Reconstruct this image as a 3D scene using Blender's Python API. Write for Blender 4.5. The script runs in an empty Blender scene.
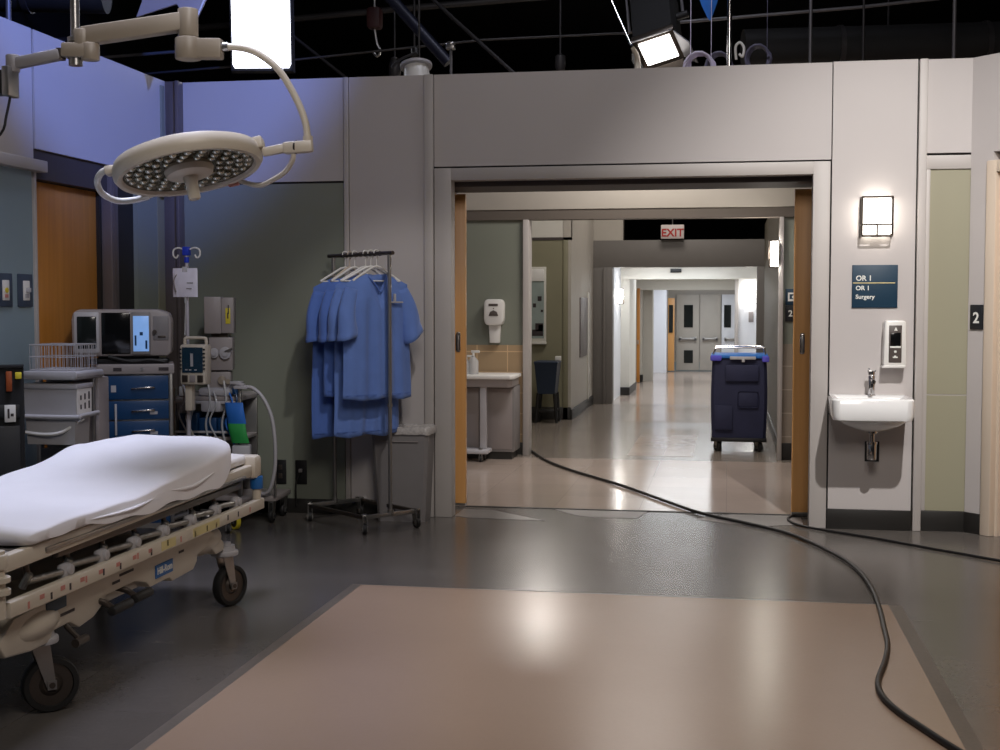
import bpy, bmesh, math, random
from mathutils import Matrix, Vector, noise as mnoise
random.seed(7)
PI = math.pi
SC = bpy.context.scene
COL = SC.collection

# ------------------------------------------------------------------ materials
def lin(c):
    return tuple((v/12.92 if v <= .04045 else ((v+.055)/1.055)**2.4) for v in c)

def rgb(r, g, b):
    return lin((r/255., g/255., b/255.))

MATS = {}
def mat(name, col, rough=.5, metal=0., var=.06, scale=6., bump=0., bscale=80., emit=None, estr=0., spec=.5, rvar=0., trans=0., alpha=1., coat=0., sheen=0.):
    m = bpy.data.materials.new(name); m.use_nodes = True
    nt = m.node_tree; N = nt.nodes; L = nt.links
    b = N['Principled BSDF']
    b.inputs['Roughness'].default_value = rough
    b.inputs['Metallic'].default_value = metal
    b.inputs['Specular IOR Level'].default_value = spec
    b.inputs['Transmission Weight'].default_value = trans
    b.inputs['Alpha'].default_value = alpha
    b.inputs['Coat Weight'].default_value = coat
    b.inputs['Sheen Weight'].default_value = sheen
    tc = N.new('ShaderNodeTexCoord')
    nz = N.new('ShaderNodeTexNoise'); nz.inputs['Scale'].default_value = scale; nz.inputs['Detail'].default_value = 5
    L.new(tc.outputs['Object'], nz.inputs['Vector'])
    mx = N.new('ShaderNodeMix'); mx.data_type = 'RGBA'
    lo = tuple(max(0, v*(1-var*2)) for v in col); hi = tuple(min(1, v*(1+var*2)) for v in col)
    mx.inputs[6].default_value = (*lo, 1); mx.inputs[7].default_value = (*hi, 1)
    L.new(nz.outputs['Fac'], mx.inputs[0]); L.new(mx.outputs[2], b.inputs['Base Color'])
    if rvar:
        mr = N.new('ShaderNodeMapRange'); mr.inputs['To Min'].default_value = max(.02, rough-rvar); mr.inputs['To Max'].default_value = min(1, rough+rvar)
        L.new(nz.outputs['Fac'], mr.inputs['Value']); L.new(mr.outputs['Result'], b.inputs['Roughness'])
    if bump:
        n2 = N.new('ShaderNodeTexNoise'); n2.inputs['Scale'].default_value = bscale; n2.inputs['Detail'].default_value = 4
        L.new(tc.outputs['Object'], n2.inputs['Vector'])
        bp = N.new('ShaderNodeBump'); bp.inputs['Strength'].default_value = bump; bp.inputs['Distance'].default_value = .01
        L.new(n2.outputs['Fac'], bp.inputs['Height']); L.new(bp.outputs['Normal'], b.inputs['Normal'])
    if emit:
        b.inputs['Emission Color'].default_value = (*emit, 1); b.inputs['Emission Strength'].default_value = estr
    MATS[name] = m
    return m

def floor_mat(name, col, rough, tile=0., var=.1, spec=.5, scuff=None, rv=.03):
    """vinyl flooring: blotchy colour, tile joints, worn gloss and pale scuffs"""
    m = bpy.data.materials.new(name); m.use_nodes = True
    nt = m.node_tree; N = nt.nodes; L = nt.links; b = N['Principled BSDF']
    b.inputs['Specular IOR Level'].default_value = spec
    tc = N.new('ShaderNodeTexCoord')
    n1 = N.new('ShaderNodeTexNoise'); n1.inputs['Scale'].default_value = 1.3; n1.inputs['Detail'].default_value = 8; n1.inputs['Roughness'].default_value = .65
    n2 = N.new('ShaderNodeTexNoise'); n2.inputs['Scale'].default_value = 60; n2.inputs['Detail'].default_value = 3
    for n in (n1, n2): L.new(tc.outputs['Object'], n.inputs['Vector'])
    mx = N.new('ShaderNodeMix'); mx.data_type = 'RGBA'
    mx.inputs[6].default_value = (*[v*(1-2*var) for v in col], 1); mx.inputs[7].default_value = (*[min(1, v*(1+2*var)) for v in col], 1)
    ad = N.new('ShaderNodeMath'); ad.operation = 'MULTIPLY_ADD'; ad.inputs[1].default_value = .35; 
    L.new(n2.outputs['Fac'], ad.inputs[0])
    sb = N.new('ShaderNodeMath'); sb.operation = 'SUBTRACT'; sb.inputs[1].default_value = .17
    L.new(n1.outputs['Fac'], sb.inputs[0]); L.new(sb.outputs[0], ad.inputs[2])
    L.new(ad.outputs[0], mx.inputs[0])
    last = mx.outputs[2]
    if scuff:
        n3 = N.new('ShaderNodeTexNoise'); n3.inputs['Scale'].default_value = 3.0; n3.inputs['Detail'].default_value = 9; n3.inputs['Roughness'].default_value = .75
        mp = N.new('ShaderNodeMapping'); mp.inputs['Scale'].default_value = (1, 2.4, 1)
        L.new(tc.outputs['Object'], mp.inputs['Vector']); L.new(mp.outputs['Vector'], n3.inputs['Vector'])
        rp = N.new('ShaderNodeValToRGB'); rp.color_ramp.elements[0].position = .60; rp.color_ramp.elements[1].position = .72
        L.new(n3.outputs['Fac'], rp.inputs['Fac'])
        m2 = N.new('ShaderNodeMix'); m2.data_type = 'RGBA'; m2.inputs[7].default_value = (*scuff, 1)
        L.new(last, m2.inputs[6])
        ml = N.new('ShaderNodeMath'); ml.operation = 'MULTIPLY'; ml.inputs[1].default_value = .45
        L.new(rp.outputs['Color'], ml.inputs[0]); L.new(ml.outputs[0], m2.inputs[0]); last = m2.outputs[2]
    if tile:
        br = N.new('ShaderNodeTexBrick'); br.offset = 0; br.inputs['Scale'].default_value = 1
        br.inputs['Brick Width'].default_value = tile; br.inputs['Row Height'].default_value = tile
        br.inputs['Mortar Size'].default_value = .0022; br.inputs['Color1'].default_value = (1, 1, 1, 1); br.inputs['Color2'].default_value = (.9, .9, .9, 1)
        br.inputs['Mortar'].default_value = (.72, .72, .72, 1)
        L.new(tc.outputs['Object'], br.inputs['Vector'])
        m3 = N.new('ShaderNodeMix'); m3.data_type = 'RGBA'; m3.blend_type = 'MULTIPLY'; m3.inputs[0].default_value = .75
        L.new(last, m3.inputs[6]); L.new(br.outputs['Color'], m3.inputs[7]); last = m3.outputs[2]
    L.new(last, b.inputs['Base Color'])
    mr = N.new('ShaderNodeMapRange'); mr.inputs['To Min'].default_value = rough-rv; mr.inputs['To Max'].default_value = rough+rv*2
    L.new(n1.outputs['Fac'], mr.inputs['Value']); L.new(mr.outputs['Result'], b.inputs['Roughness'])
    bp = N.new('ShaderNodeBump'); bp.inputs['Strength'].default_value = .012; bp.inputs['Distance'].default_value = .01
    L.new(n2.outputs['Fac'], bp.inputs['Height']); L.new(bp.outputs['Normal'], b.inputs['Normal'])
    MATS[name] = m; return m

def wood_mat(name, c1, c2, rough=.35, axis=2):
    m = bpy.data.materials.new(name); m.use_nodes = True
    nt = m.node_tree; N = nt.nodes; L = nt.links; b = N['Principled BSDF']
    b.inputs['Roughness'].default_value = rough
    tc = N.new('ShaderNodeTexCoord'); mp = N.new('ShaderNodeMapping')
    s = [14, 14, 14]; s[axis] = .7; mp.inputs['Scale'].default_value = s
    n = N.new('ShaderNodeTexNoise'); n.inputs['Scale'].default_value = 1.6; n.inputs['Detail'].default_value = 6; n.inputs['Distortion'].default_value = .6
    L.new(tc.outputs['Object'], mp.inputs['Vector']); L.new(mp.outputs['Vector'], n.inputs['Vector'])
    r = N.new('ShaderNodeValToRGB'); r.color_ramp.elements[0].position = .3; r.color_ramp.elements[1].position = .7
    r.color_ramp.elements[0].color = (*c1, 1); r.color_ramp.elements[1].color = (*c2, 1)
    L.new(n.outputs['Fac'], r.inputs['Fac']); L.new(r.outputs['Color'], b.inputs['Base Color'])
    MATS[name] = m; return m

def tile_mat(name, col, w, h, rough=.3, plane='XZ'):
    m = bpy.data.materials.new(name); m.use_nodes = True
    nt = m.node_tree; N = nt.nodes; L = nt.links; b = N['Principled BSDF']; b.inputs['Roughness'].default_value = rough
    tc = N.new('ShaderNodeTexCoord'); sp = N.new('ShaderNodeSeparateXYZ'); cb = N.new('ShaderNodeCombineXYZ')
    L.new(tc.outputs['Object'], sp.inputs[0]); L.new(sp.outputs[plane[0]], cb.inputs['X']); L.new(sp.outputs[plane[1]], cb.inputs['Y'])
    br = N.new('ShaderNodeTexBrick'); br.offset = 0; br.inputs['Scale'].default_value = 1
    br.inputs['Brick Width'].default_value = w; br.inputs['Row Height'].default_value = h; br.inputs['Mortar Size'].default_value = .005
    br.inputs['Color1'].default_value = (*col, 1); br.inputs['Color2'].default_value = (*[v*.88 for v in col], 1); br.inputs['Mortar'].default_value = (*[min(1, v*1.5) for v in col], 1)
    L.new(cb.outputs[0], br.inputs['Vector']); L.new(br.outputs['Color'], b.inputs['Base Color'])
    MATS[name] = m; return m

# ------------------------------------------------------------------ mesh building
class MB:
    """collects shapes into one mesh; M transforms what is added"""
    def __init__(s, M=None):
        s.bm = bmesh.new(); s.M = M or Matrix.Identity(4)
    def _add(s, t, M=None):
        me = bpy.data.meshes.new('t'); t.normal_update(); t.to_mesh(me); t.free()
        me.transform(s.M @ (M or Matrix.Identity(4)))
        s.bm.from_mesh(me); bpy.data.meshes.remove(me); return s
    def box(s, x0, x1, y0, y1, z0, z1, bev=0., seg=2, M=None):
        t = bmesh.new(); bmesh.ops.create_cube(t, size=1)
        for v in t.verts:
            v.co = Vector((x0+(v.co.x+.5)*(x1-x0), y0+(v.co.y+.5)*(y1-y0), z0+(v.co.z+.5)*(z1-z0)))
        bmesh.ops.recalc_face_normals(t, faces=t.faces)
        if bev: bmesh.ops.bevel(t, geom=list(t.edges), offset=bev, segments=seg, affect='EDGES', profile=.5)
        return s._add(t, M)
    def cyl(s, p0, p1, r0, r1=None, n=16, bev=0.):
        r1 = r0 if r1 is None else r1
        p0 = Vector(p0); p1 = Vector(p1); d = p1-p0
        t = bmesh.new(); bmesh.ops.create_cone(t, cap_ends=True, segments=n, radius1=r0, radius2=r1, depth=d.length)
        if bev:
            es = [e for e in t.edges if abs(e.verts[0].co.z-e.verts[1].co.z) < 1e-6]
            bmesh.ops.bevel(t, geom=es, offset=bev, segments=2, affect='EDGES', profile=.5)
        M = Matrix.Translation((p0+p1)/2) @ d.to_track_quat('Z', 'Y').to_matrix().to_4x4()
        return s._add(t, M)
    def tube(s, pts, r, n=8, closed=False, smooth=0, caps=True):
        P = [Vector(p) for p in pts]
        if smooth: P = crom(P, smooth, closed)
        R = r if callable(r) else (lambda q: r)
        t = bmesh.new(); rings = []; k = len(P); up = None
        for i, p in enumerate(P):
            if closed: d = P[(i+1) % k]-P[i-1]
            else: d = P[min(i+1, k-1)]-P[max(i-1, 0)]
            d.normalize()
            if up is None:
                up = Vector((0, 0, 1)) if abs(d.z) < .9 else Vector((1, 0, 0))
            a = d.cross(up).normalized(); up = a.cross(d).normalized()
            rr = R(i/max(1, k-1))
            rings.append([t.verts.new(p+a*rr*math.cos(2*PI*j/n)+up*rr*math.sin(2*PI*j/n)) for j in range(n)])
        for i in range(k if closed else k-1):
            A = rings[i]; B = rings[(i+1) % k]
            for j in range(n): t.faces.new((A[j], A[(j+1) % n], B[(j+1) % n], B[j]))
        if caps and not closed:
            t.faces.new(rings[0][::-1]); t.faces.new(rings[-1])
        bmesh.ops.recalc_face_normals(t, faces=t.faces)
        return s._add(t)
    def lathe(s, prof, M=None, n=32, closed=False):
        """prof = [(r, z)] about local z; closed joins the last point back to the first (a ring)"""
        t = bmesh.new(); rings = []
        for r, z in prof:
            if r < 1e-6: rings.append([t.verts.new((0, 0, z))])
            else: rings.append([t.verts.new((r*math.cos(2*PI*j/n), r*math.sin(2*PI*j/n), z)) for j in range(n)])
        pr = list(zip(rings[:-1], rings[1:]))
        if closed: pr.append((rings[-1], rings[0]))
        for A, B in pr:
            for j in range(n):
                a, a2 = A[j % len(A)], A[(j+1) % len(A)]; b, b2 = B[j % len(B)], B[(j+1) % len(B)]
                f = []
                for v in (a, a2, b2, b):
                    if v not in f: f.append(v)
                if len(f) > 2: t.faces.new(f)
        bmesh.ops.recalc_face_normals(t, faces=t.faces)
        return s._add(t, M)
    def prism(s, poly, h0, h1, plane='XY', bev=0., M=None):
        """polygon extruded: plane XY along z, YZ along x, XZ along y"""
        t = bmesh.new()
        def mk(a, b, h):
            return {'XY': (a, b, h), 'YZ': (h, a, b), 'XZ': (a, h, b)}[plane]
        A = [t.verts.new(mk(a, b, h0)) for a, b in poly]; B = [t.verts.new(mk(a, b, h1)) for a, b in poly]
        k = len(poly)
        t.faces.new(A[::-1]); t.faces.new(B)
        for i in range(k): t.faces.new((A[i], A[(i+1) % k], B[(i+1) % k], B[i]))
        bmesh.ops.recalc_face_normals(t, faces=t.faces)
        if bev: bmesh.ops.bevel(t, geom=list(t.edges), offset=bev, segments=2, affect='EDGES', profile=.5)
        return s._add(t, M)
    def ball(s, c, r, sc=(1, 1, 1), n=12, M=None):
        t = bmesh.new(); bmesh.ops.create_uvsphere(t, u_segments=n, v_segments=max(6, n//2+2), radius=r)
        return s._add(t, (M or Matrix.Identity(4)) @ Matrix.Translation(c) @ Matrix.Diagonal((*sc, 1)))
    def loft(s, rings, caps=True, closed=True):
        t = bmesh.new(); V = [[t.verts.new(p) for p in r] for r in rings]
        for A, B in zip(V[:-1], V[1:]):
            n = len(A)
            for j in range(n if closed else n-1): t.faces.new((A[j], A[(j+1) % n], B[(j+1) % n], B[j]))
        if caps and closed:
            t.faces.new(V[0][::-1]); t.faces.new(V[-1])
        bmesh.ops.recalc_face_normals(t, faces=t.faces)
        return s._add(t)
    def build(s, name, m, parent=None, ang=38, solid=0.):
        o = bpy.data.objects.new(name, bpy.data.meshes.new(name))
        if parent is not None:
            r = parent
            off = Vector((0, 0, 0))
            while r is not None:
                off += r.location; r = r.parent
            bmesh.ops.translate(s.bm, verts=s.bm.verts, vec=-off)
        s.bm.to_mesh(o.data); s.bm.free()
        me = o.data
        me.polygons.foreach_set('use_smooth', [True]*len(me.polygons)); me.set_sharp_from_angle(angle=math.radians(ang))
        me.materials.append(m if not isinstance(m, str) else MATS[m])
        COL.objects.link(o)
        if parent is not None: o.parent = parent
        if solid:
            md = o.modifiers.new('thickness', 'SOLIDIFY'); md.thickness = solid; md.offset = 0
        return o

def crom(P, k, closed=False):
    out = []; n = len(P)
    for i in range(n if closed else n-1):
        if closed: a, b, c, d = P[i-1], P[i], P[(i+1) % n], P[(i+2) % n]
        else: a, b, c, d = P[max(i-1, 0)], P[i], P[i+1], P[min(i+2, n-1)]
        for j in range(k):
            t = j/k
            out.append(.5*((2*b)+(c-a)*t+(2*a-5*b+4*c-d)*t*t+(3*b-a-3*c+d)*t**3))
    if not closed: out.append(P[-1].copy())
    return out

def thing(name, label, cat, loc=(0, 0, 0), group=None):
    o = bpy.data.objects.new(name, None); COL.objects.link(o); o.location = loc; o.empty_display_size = .1
    tag(o, label, cat, group); return o

def tag(o, label, cat, group=None):
    o['label'] = label; o['category'] = cat
    if group: o['group'] = group
    return o

def struct(name, mb, m, parent=None):
    o = mb.build(name, m, parent)
    if parent is None: o['kind'] = 'structure'
    return o

def text(s, size, M, m, name, parent, ext=.001, align='LEFT'):
    cu = bpy.data.curves.new('txt', 'FONT'); cu.body = s; cu.size = size; cu.extrude = ext; cu.align_x = align; cu.resolution_u = 3; cu.offset = size*.022
    ob = bpy.data.objects.new('txt', cu); COL.objects.link(ob)
    bpy.context.view_layer.update()
    me = bpy.data.meshes.new_from_object(ob.evaluated_get(bpy.context.evaluated_depsgraph_get()))
    bpy.data.objects.remove(ob); bpy.data.curves.remove(cu)
    me.transform(M)
    b = MB(); b.bm.from_mesh(me); bpy.data.meshes.remove(me)
    return b.build(name, m, parent)

def face_y(x, y, z):      # text or panel that faces -Y, its left foot at x, y, z
    return Matrix.Translation((x, y, z)) @ Matrix.Rotation(PI/2, 4, 'X')

def face_x(x, y, z):      # faces +X, reading towards +Y
    return Matrix.Translation((x, y, z)) @ Matrix.Rotation(PI/2, 4, 'Z') @ Matrix.Rotation(PI/2, 4, 'X')

def copy_tree(o, parent=None):
    c = o.copy(); COL.objects.link(c)
    if parent is not None: c.parent = parent
    for ch in list(o.children): copy_tree(ch, c)
    return c

# ------------------------------------------------------------------ palette
mat('wall_paint', rgb(186, 180, 178), .62, var=.02, scale=2, bump=.03, bscale=120)
mat('wall_trim', rgb(178, 172, 168), .5, var=.02)
mat('panel_green', rgb(128, 132, 120), .38, var=.03, scale=1.5)
mat('panel_teal', rgb(134, 152, 160), .4, var=.03, scale=1.5)
mat('panel_olive', rgb(150, 146, 124), .5, var=.03, scale=1.5)
mat('wall_olive', rgb(134, 130, 106), .55, var=.03)
mat('wall_cream', rgb(208, 205, 196), .55, var=.02)
mat('wall_white', rgb(222, 224, 228), .5, var=.02)
mat('portal_grey', rgb(112, 108, 104), .5, var=.03)
mat('corridor_grey', rgb(176, 170, 160), .55, var=.03)
mat('dark_gap', rgb(30, 27, 25), .6, var=.05)
mat('corridor_bronze', rgb(92, 84, 76), .6, var=.05)
mat('bronze', rgb(66, 58, 56), .65, 0, var=.05)
mat('jamb_brown', rgb(98, 88, 86), .45, .2, var=.05)
mat('base_black', rgb(34, 32, 30), .45, var=.06)
mat('metal_trim', rgb(170, 172, 178), .35, .8, var=.03)
mat('casing_cream', rgb(206, 190, 172), .45, var=.02)
mat('studio_black', rgb(22, 22, 24), .9, var=.1)
mat('duct_dark', rgb(20, 20, 22), .75, var=.15)
mat('pipe_grey', rgb(110, 108, 112), .5, .5, var=.06)
mat('pipe_dark', rgb(54, 52, 54), .5, .4, var=.1)
wood_mat('door_wood', rgb(204, 148, 86), rgb(214, 160, 98), .38)
wood_mat('door_wood_dark', rgb(178, 116, 48), rgb(194, 130, 56), .4)
tile_mat('tile_tan', rgb(178, 152, 118), .30, .20)
tile_mat('tile_grey', rgb(150, 138, 124), .30, .22)
floor_mat('floor_dark', rgb(96, 91, 87), .23, .61, .16, .6, scuff=rgb(132, 126, 122))
floor_mat('floor_tan', rgb(164, 141, 122), .27, 0, .035, .45, rv=.0)
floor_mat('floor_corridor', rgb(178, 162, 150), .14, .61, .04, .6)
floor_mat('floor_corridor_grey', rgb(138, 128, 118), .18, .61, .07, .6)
floor_mat('floor_worn', rgb(120, 115, 112), .34, 0, .22, .5, scuff=rgb(190, 186, 184))
floor_mat('seam_grey', rgb(104, 96, 88), .45, 0, .25, .4)
mat('off_white', rgb(206, 196, 180), .4, var=.03)
mat('warm_grey', rgb(150, 138, 122), .42, var=.03)
mat('white_plastic', rgb(226, 224, 220), .35, var=.02)
mat('ceramic', rgb(240, 240, 240), .12, var=.01, coat=.4)
mat('chrome', rgb(200, 198, 198), .16, 1., var=.04)
mat('steel', rgb(160, 158, 156), .32, .9, var=.06)
mat('dark_steel', rgb(92, 84, 78), .35, .8, var=.08)
mat('black_rubber', rgb(26, 25, 25), .6, var=.1)
mat('black_plastic', rgb(24, 24, 26), .42, var=.08)
mat('grey_plastic', rgb(128, 124, 124), .5, var=.05)
mat('equip_grey', rgb(150, 142, 140), .45, var=.04)
mat('light_grey', rgb(176, 174, 178), .45, var=.03)
mat('sheet', rgb(236, 234, 238), .85, var=.02, bump=.12, bscale=14, sheen=.2)
mat('linen', rgb(224, 220, 216), .85, var=.03, bump=.1, bscale=20)
mat('scrub_blue', rgb(96, 126, 194), .85, var=.08, scale=9, bump=.1, bscale=40, sheen=.2)
mat('scrub_dark', rgb(78, 110, 184), .85, var=.08, scale=9, bump=.1, bscale=40, sheen=.2)
mat('navy', rgb(34, 37, 66), .75, var=.12, bump=.15, bscale=18)
mat('blue_lid', rgb(40, 110, 190), .5, var=.08)
mat('violet_cloth', rgb(86, 80, 190), .8, var=.08)
mat('drawer_blue', rgb(22, 62, 104), .35, var=.05)
mat('sign_blue', rgb(18, 52, 74), .5, var=.05)
mat('sign_black', rgb(28, 30, 34), .5, var=.05)
mat('letter_white', rgb(226, 226, 220), .6, var=.01)
mat('letter_gold', rgb(206, 190, 140), .6, var=.02)
mat('ink', rgb(52, 44, 46), .6, var=.05)
mat('pink_mark', rgb(196, 130, 120), .6, var=.05)
mat('yellow', rgb(214, 196, 50), .5, var=.05)
mat('yellow_mark', rgb(210, 196, 140), .55, var=.08)
mat('logo_blue', rgb(30, 100, 170), .45, var=.04)
mat('bright_blue', rgb(40, 110, 200), .6, var=.08)
mat('hook_blue', rgb(30, 60, 190), .4, var=.05)
mat('cloth_green', rgb(40, 150, 70), .65, var=.1)
mat('orange', rgb(150, 70, 26), .5, var=.05)
mat('red', rgb(170, 40, 34), .5, var=.05)
mat('clear_plastic', rgb(210, 212, 214), .25, var=.02, alpha=.55)
mat('bag_film', rgb(230, 228, 244), .3, var=.06, scale=20, alpha=.92)
mat('liner', rgb(186, 180, 176), .35, var=.25, scale=60, alpha=.85)
mat('glass_dark', rgb(30, 34, 34), .12, var=.05)
mat('screen_off', rgb(16, 17, 18), .12, var=.05)
mat('screen_blue', rgb(90, 120, 170), .3, var=.2, scale=14, emit=rgb(120, 160, 215), estr=.75)
mat('screen_pump', rgb(20, 32, 44), .2, var=.2, scale=20, emit=rgb(30, 60, 80), estr=.12)
mat('lamp_white', rgb(255, 252, 244), .5, var=0, emit=(1, .93, .82), estr=7)
mat('lamp_far', rgb(255, 252, 244), .5, var=0, emit=(1, .95, .88), estr=24)
mat('softbox_face', rgb(255, 255, 255), .6, var=0, emit=(.93, .95, 1), estr=4)
mat('fresnel_face', rgb(255, 255, 255), .6, var=0, emit=(1, .95, .9), estr=6)
mat('led_cell', rgb(190, 190, 180), .12, .9, var=.3, scale=30)
mat('reflector', rgb(128, 122, 108), .25, .7, var=.4, scale=30)
mat('exit_face', rgb(200, 190, 186), .5, var=.03)
mat('cable', rgb(22, 20, 20), .5, var=.1)
mat('picture_glass', rgb(150, 162, 158), .15, var=.12, scale=8)
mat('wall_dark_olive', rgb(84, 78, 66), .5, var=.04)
mat('metal_bright', rgb(196, 194, 204), .35, .3, var=.03)
mat('stool_navy', rgb(28, 44, 66), .5, var=.06)
mat('dark_front', rgb(84, 76, 72), .35, var=.05)
mat('scrub_navy_pipe', rgb(26, 29, 48), .45, .3, var=.1)
mat('red_dull', rgb(56, 24, 24), .6, var=.1)
mat('coil_lilac', rgb(206, 198, 222), .5, var=.08)
mat('coil_dark', rgb(92, 90, 112), .5, var=.1)
# ------------------------------------------------------------------ camera
cam = bpy.data.cameras.new('camera'); co = bpy.data.objects.new('camera', cam); COL.objects.link(co)
cam.sensor_width = 36; cam.lens = 46.8; cam.clip_end = 100; cam.clip_start = .05
co.location = (0, 0, 1.45)
co.rotation_euler = (PI/2-math.atan(70/1300), 0, math.atan(228/1300))
SC.camera = co

# ------------------------------------------------------------------ floor
XL, YB = -3.87, 8.65
struct('floor', MB().box(-5.2, 5, -1, 9.13, -.06, 0), 'floor_dark')
struct('floor', MB().box(-1.86, .775, -1, 6.44, 0, .003), 'floor_tan')
struct('trim_1', MB().box(-1.91, -1.86, -1, 6.46, 0, .0026), 'seam_grey')
struct('trim_2', MB().box(.775, .835, -1, 6.44, 0, .0026), 'seam_grey')
struct('trim_3', MB().box(-1.86, .775, 6.44, 6.458, 0, .0026), 'seam_grey')
struct('floor', MB().box(-5.2, 5, 9.13, 12.18, -.06, .001), 'floor_corridor')
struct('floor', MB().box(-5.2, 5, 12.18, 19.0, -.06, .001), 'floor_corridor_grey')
struct('floor', MB().box(-3.5, 3.5, 19.0, 30.0, -.06, .001), 'floor_corridor')
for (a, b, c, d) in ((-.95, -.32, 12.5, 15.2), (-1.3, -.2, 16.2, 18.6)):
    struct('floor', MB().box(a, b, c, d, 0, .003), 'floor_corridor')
# threshold: a black groove and worn grey paint in front of it
struct('trim_4', MB().box(-1.85, .53, 9.115, 9.145, 0, .004), 'dark_gap')
pts = [(-1.5, 8.98), (-1.1, 9.05), (-.7, 9.07), (-.75, 8.80), (-1.0, 8.83), (-1.25, 8.74), (-1.45, 8.86)]
struct('trim_5', MB().prism([(-1.2, 9.09), (-.55, 9.09), (-.6, 8.80), (-.9, 8.80), (-1.02, 8.86), (-1.12, 8.98)], .0005, .0022), 'floor_worn')
struct('trim_6', MB().prism([(-1.84, 9.0), (-1.62, 8.98), (-1.3, 8.68), (-1.2, 8.60), (-1.75, 8.64), (-1.84, 8.7)], .0005, .0022), 'floor_worn')
struct('trim_7', MB().prism([(.05, 9.09), (.5, 9.09), (.5, 8.75), (.2, 8.62), (-.2, 8.83), (-.1, 8.98)], .0005, .0022), 'floor_worn')

# ------------------------------------------------------------------ left wall (faces +X)
T = .14
struct('wall_left', MB().box(XL-T, XL, 1.5, 6.825, 2.23, 3.0).box(XL-T, XL, 6.85, YB, 2.335, 3.0), 'wall_paint')
struct('wall_left', MB().box(XL-T, XL, 1.5, 6.80, .1, 2.2), 'panel_teal')
struct('trim_8', MB().box(XL-T, XL-.012, 6.825, 6.85, 2.2, 3.0).box(XL-T, XL-.012, 6.80, 6.818, 0, 2.2), 'dark_gap')
struct('trim_9', MB().box(XL-T, XL+.004, 6.818, 6.846, 0, 2.215, .002), 'wall_trim')
struct('trim_10', MB().box(XL-.01, XL+.055, 1.5, 6.885, 2.20, 2.265, .006), 'wall_trim')
struct('trim_11', MB().box(XL-T, XL-.02, 6.846, 7.745, 2.17, 2.335), 'bronze')
struct('baseboard_left', MB().box(XL-.01, XL+.015, 1.5, 6.8, 0, .1), 'base_black')
d3 = MB().box(XL-.125, XL-.085, 6.85, 7.72, .01, 2.165, .003)
door3 = struct('door_3', d3, 'door_wood_dark')
MB().cyl((XL-.09, 7.64, 1.0), (XL-.04, 7.64, 1.0), .022, n=12).tube([(XL-.045, 7.64, 1.0), (XL-.035, 7.62, 1.0), (XL-.035, 7.52, 1.0)], .009).build('door_handle', 'steel', door3)
struct('trim_12', MB().box(XL-T, XL-.06, 7.72, 7.745, 0, 2.17).box(XL-T, XL-.05, 7.85, 8.17, 0, 2.335), 'dark_gap')
struct('trim_13', MB().box(XL-T, XL+.01, 7.745, 7.84, 0, 2.335, .01).box(XL-T, XL+.014, 7.78, 7.80, 0, 2.335), 'jamb_brown')
struct('wall_left', MB().box(XL-T, XL-.02, 8.17, 8.48, 0, 2.335), 'panel_green')
struct('wall_left', MB().box(XL-T, XL-.015, 8.48, YB, 0, 2.335), 'wall_olive')
struct('trim_14', MB().box(XL-.005, XL+.016, 8.50, 8.545, 2.2, 2.96), 'panel_green')
struct('trim_15', MB().box(XL-.02, -3.775, 8.585, YB+.02, 0, 3.0, .006).box(-3.79, -3.765, 8.56, 8.66, 0, 3.0, .004), 'jamb_brown')

# ------------------------------------------------------------------ back wall (faces -Y)
W = .10
struct('wall_back', MB().box(-3.87, -2.607, YB, YB+W, .1, 2.285), 'panel_green')
struct('wall_back', MB().box(-3.87, -2.607, YB, YB+W, 2.30, 3.0), 'wall_paint')
struct('trim_16', MB().box(-3.87, -2.607, YB+.02, YB+W, 2.285, 2.30), 'dark_gap')
struct('trim_17', MB().box(-2.601, -2.568, YB-.012, YB+W, .1, 3.0, .004), 'wall_trim')
struct('trim_18', MB().box(-2.607, -2.601, YB+.02, YB+W, .1, 3.0).box(-2.568, -2.563, YB+.02, YB+W, .1, 3.0), 'dark_gap')
struct('wall_back', MB().box(-2.563, -2.035, YB, YB+W, .1, 3.0), 'wall_paint')
struct('trim_19', MB().box(-2.035, -1.972, YB-.03, YB+W, 0, 3.0, .006), 'wall_trim')
struct('baseboard_back', MB().box(-3.77, -2.035, YB-.014, YB+W, 0, .1, .003), 'base_black')
struct('wall_back', MB().box(-1.972, .642, YB, YB+.16, 2.384, 3.0), 'wall_paint')
struct('trim_20', MB().box(-1.972, .642, YB+.03, YB+.16, 2.372, 2.384).box(-1.975, -1.968, YB-.001, YB+.05, 0, 3.0).box(.638, .648, YB+.01, YB+.1, 0, 3.0), 'dark_gap')
struct('trim_21', MB().box(-1.966, -1.85, YB-.015, 8.76, 0, 2.372, .004).box(.53, .638, YB-.015, 8.76, 0, 2.372, .004), 'wall_trim')
struct('trim_22', MB().box(-1.852, .532, YB-.0145, 8.76, 2.29, 2.3715, .003), 'wall_trim')
struct('trim_23', MB().box(-2.6, 1.3, 8.76, 9.22, 2.255, 2.9), 'bronze')
struct('wall_back', MB().box(-5.2, -1.93, 9.16, 9.22, 0, 2.262).box(.565, 5, 9.16, 9.22, 0, 2.262), 'wall_paint')
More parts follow.
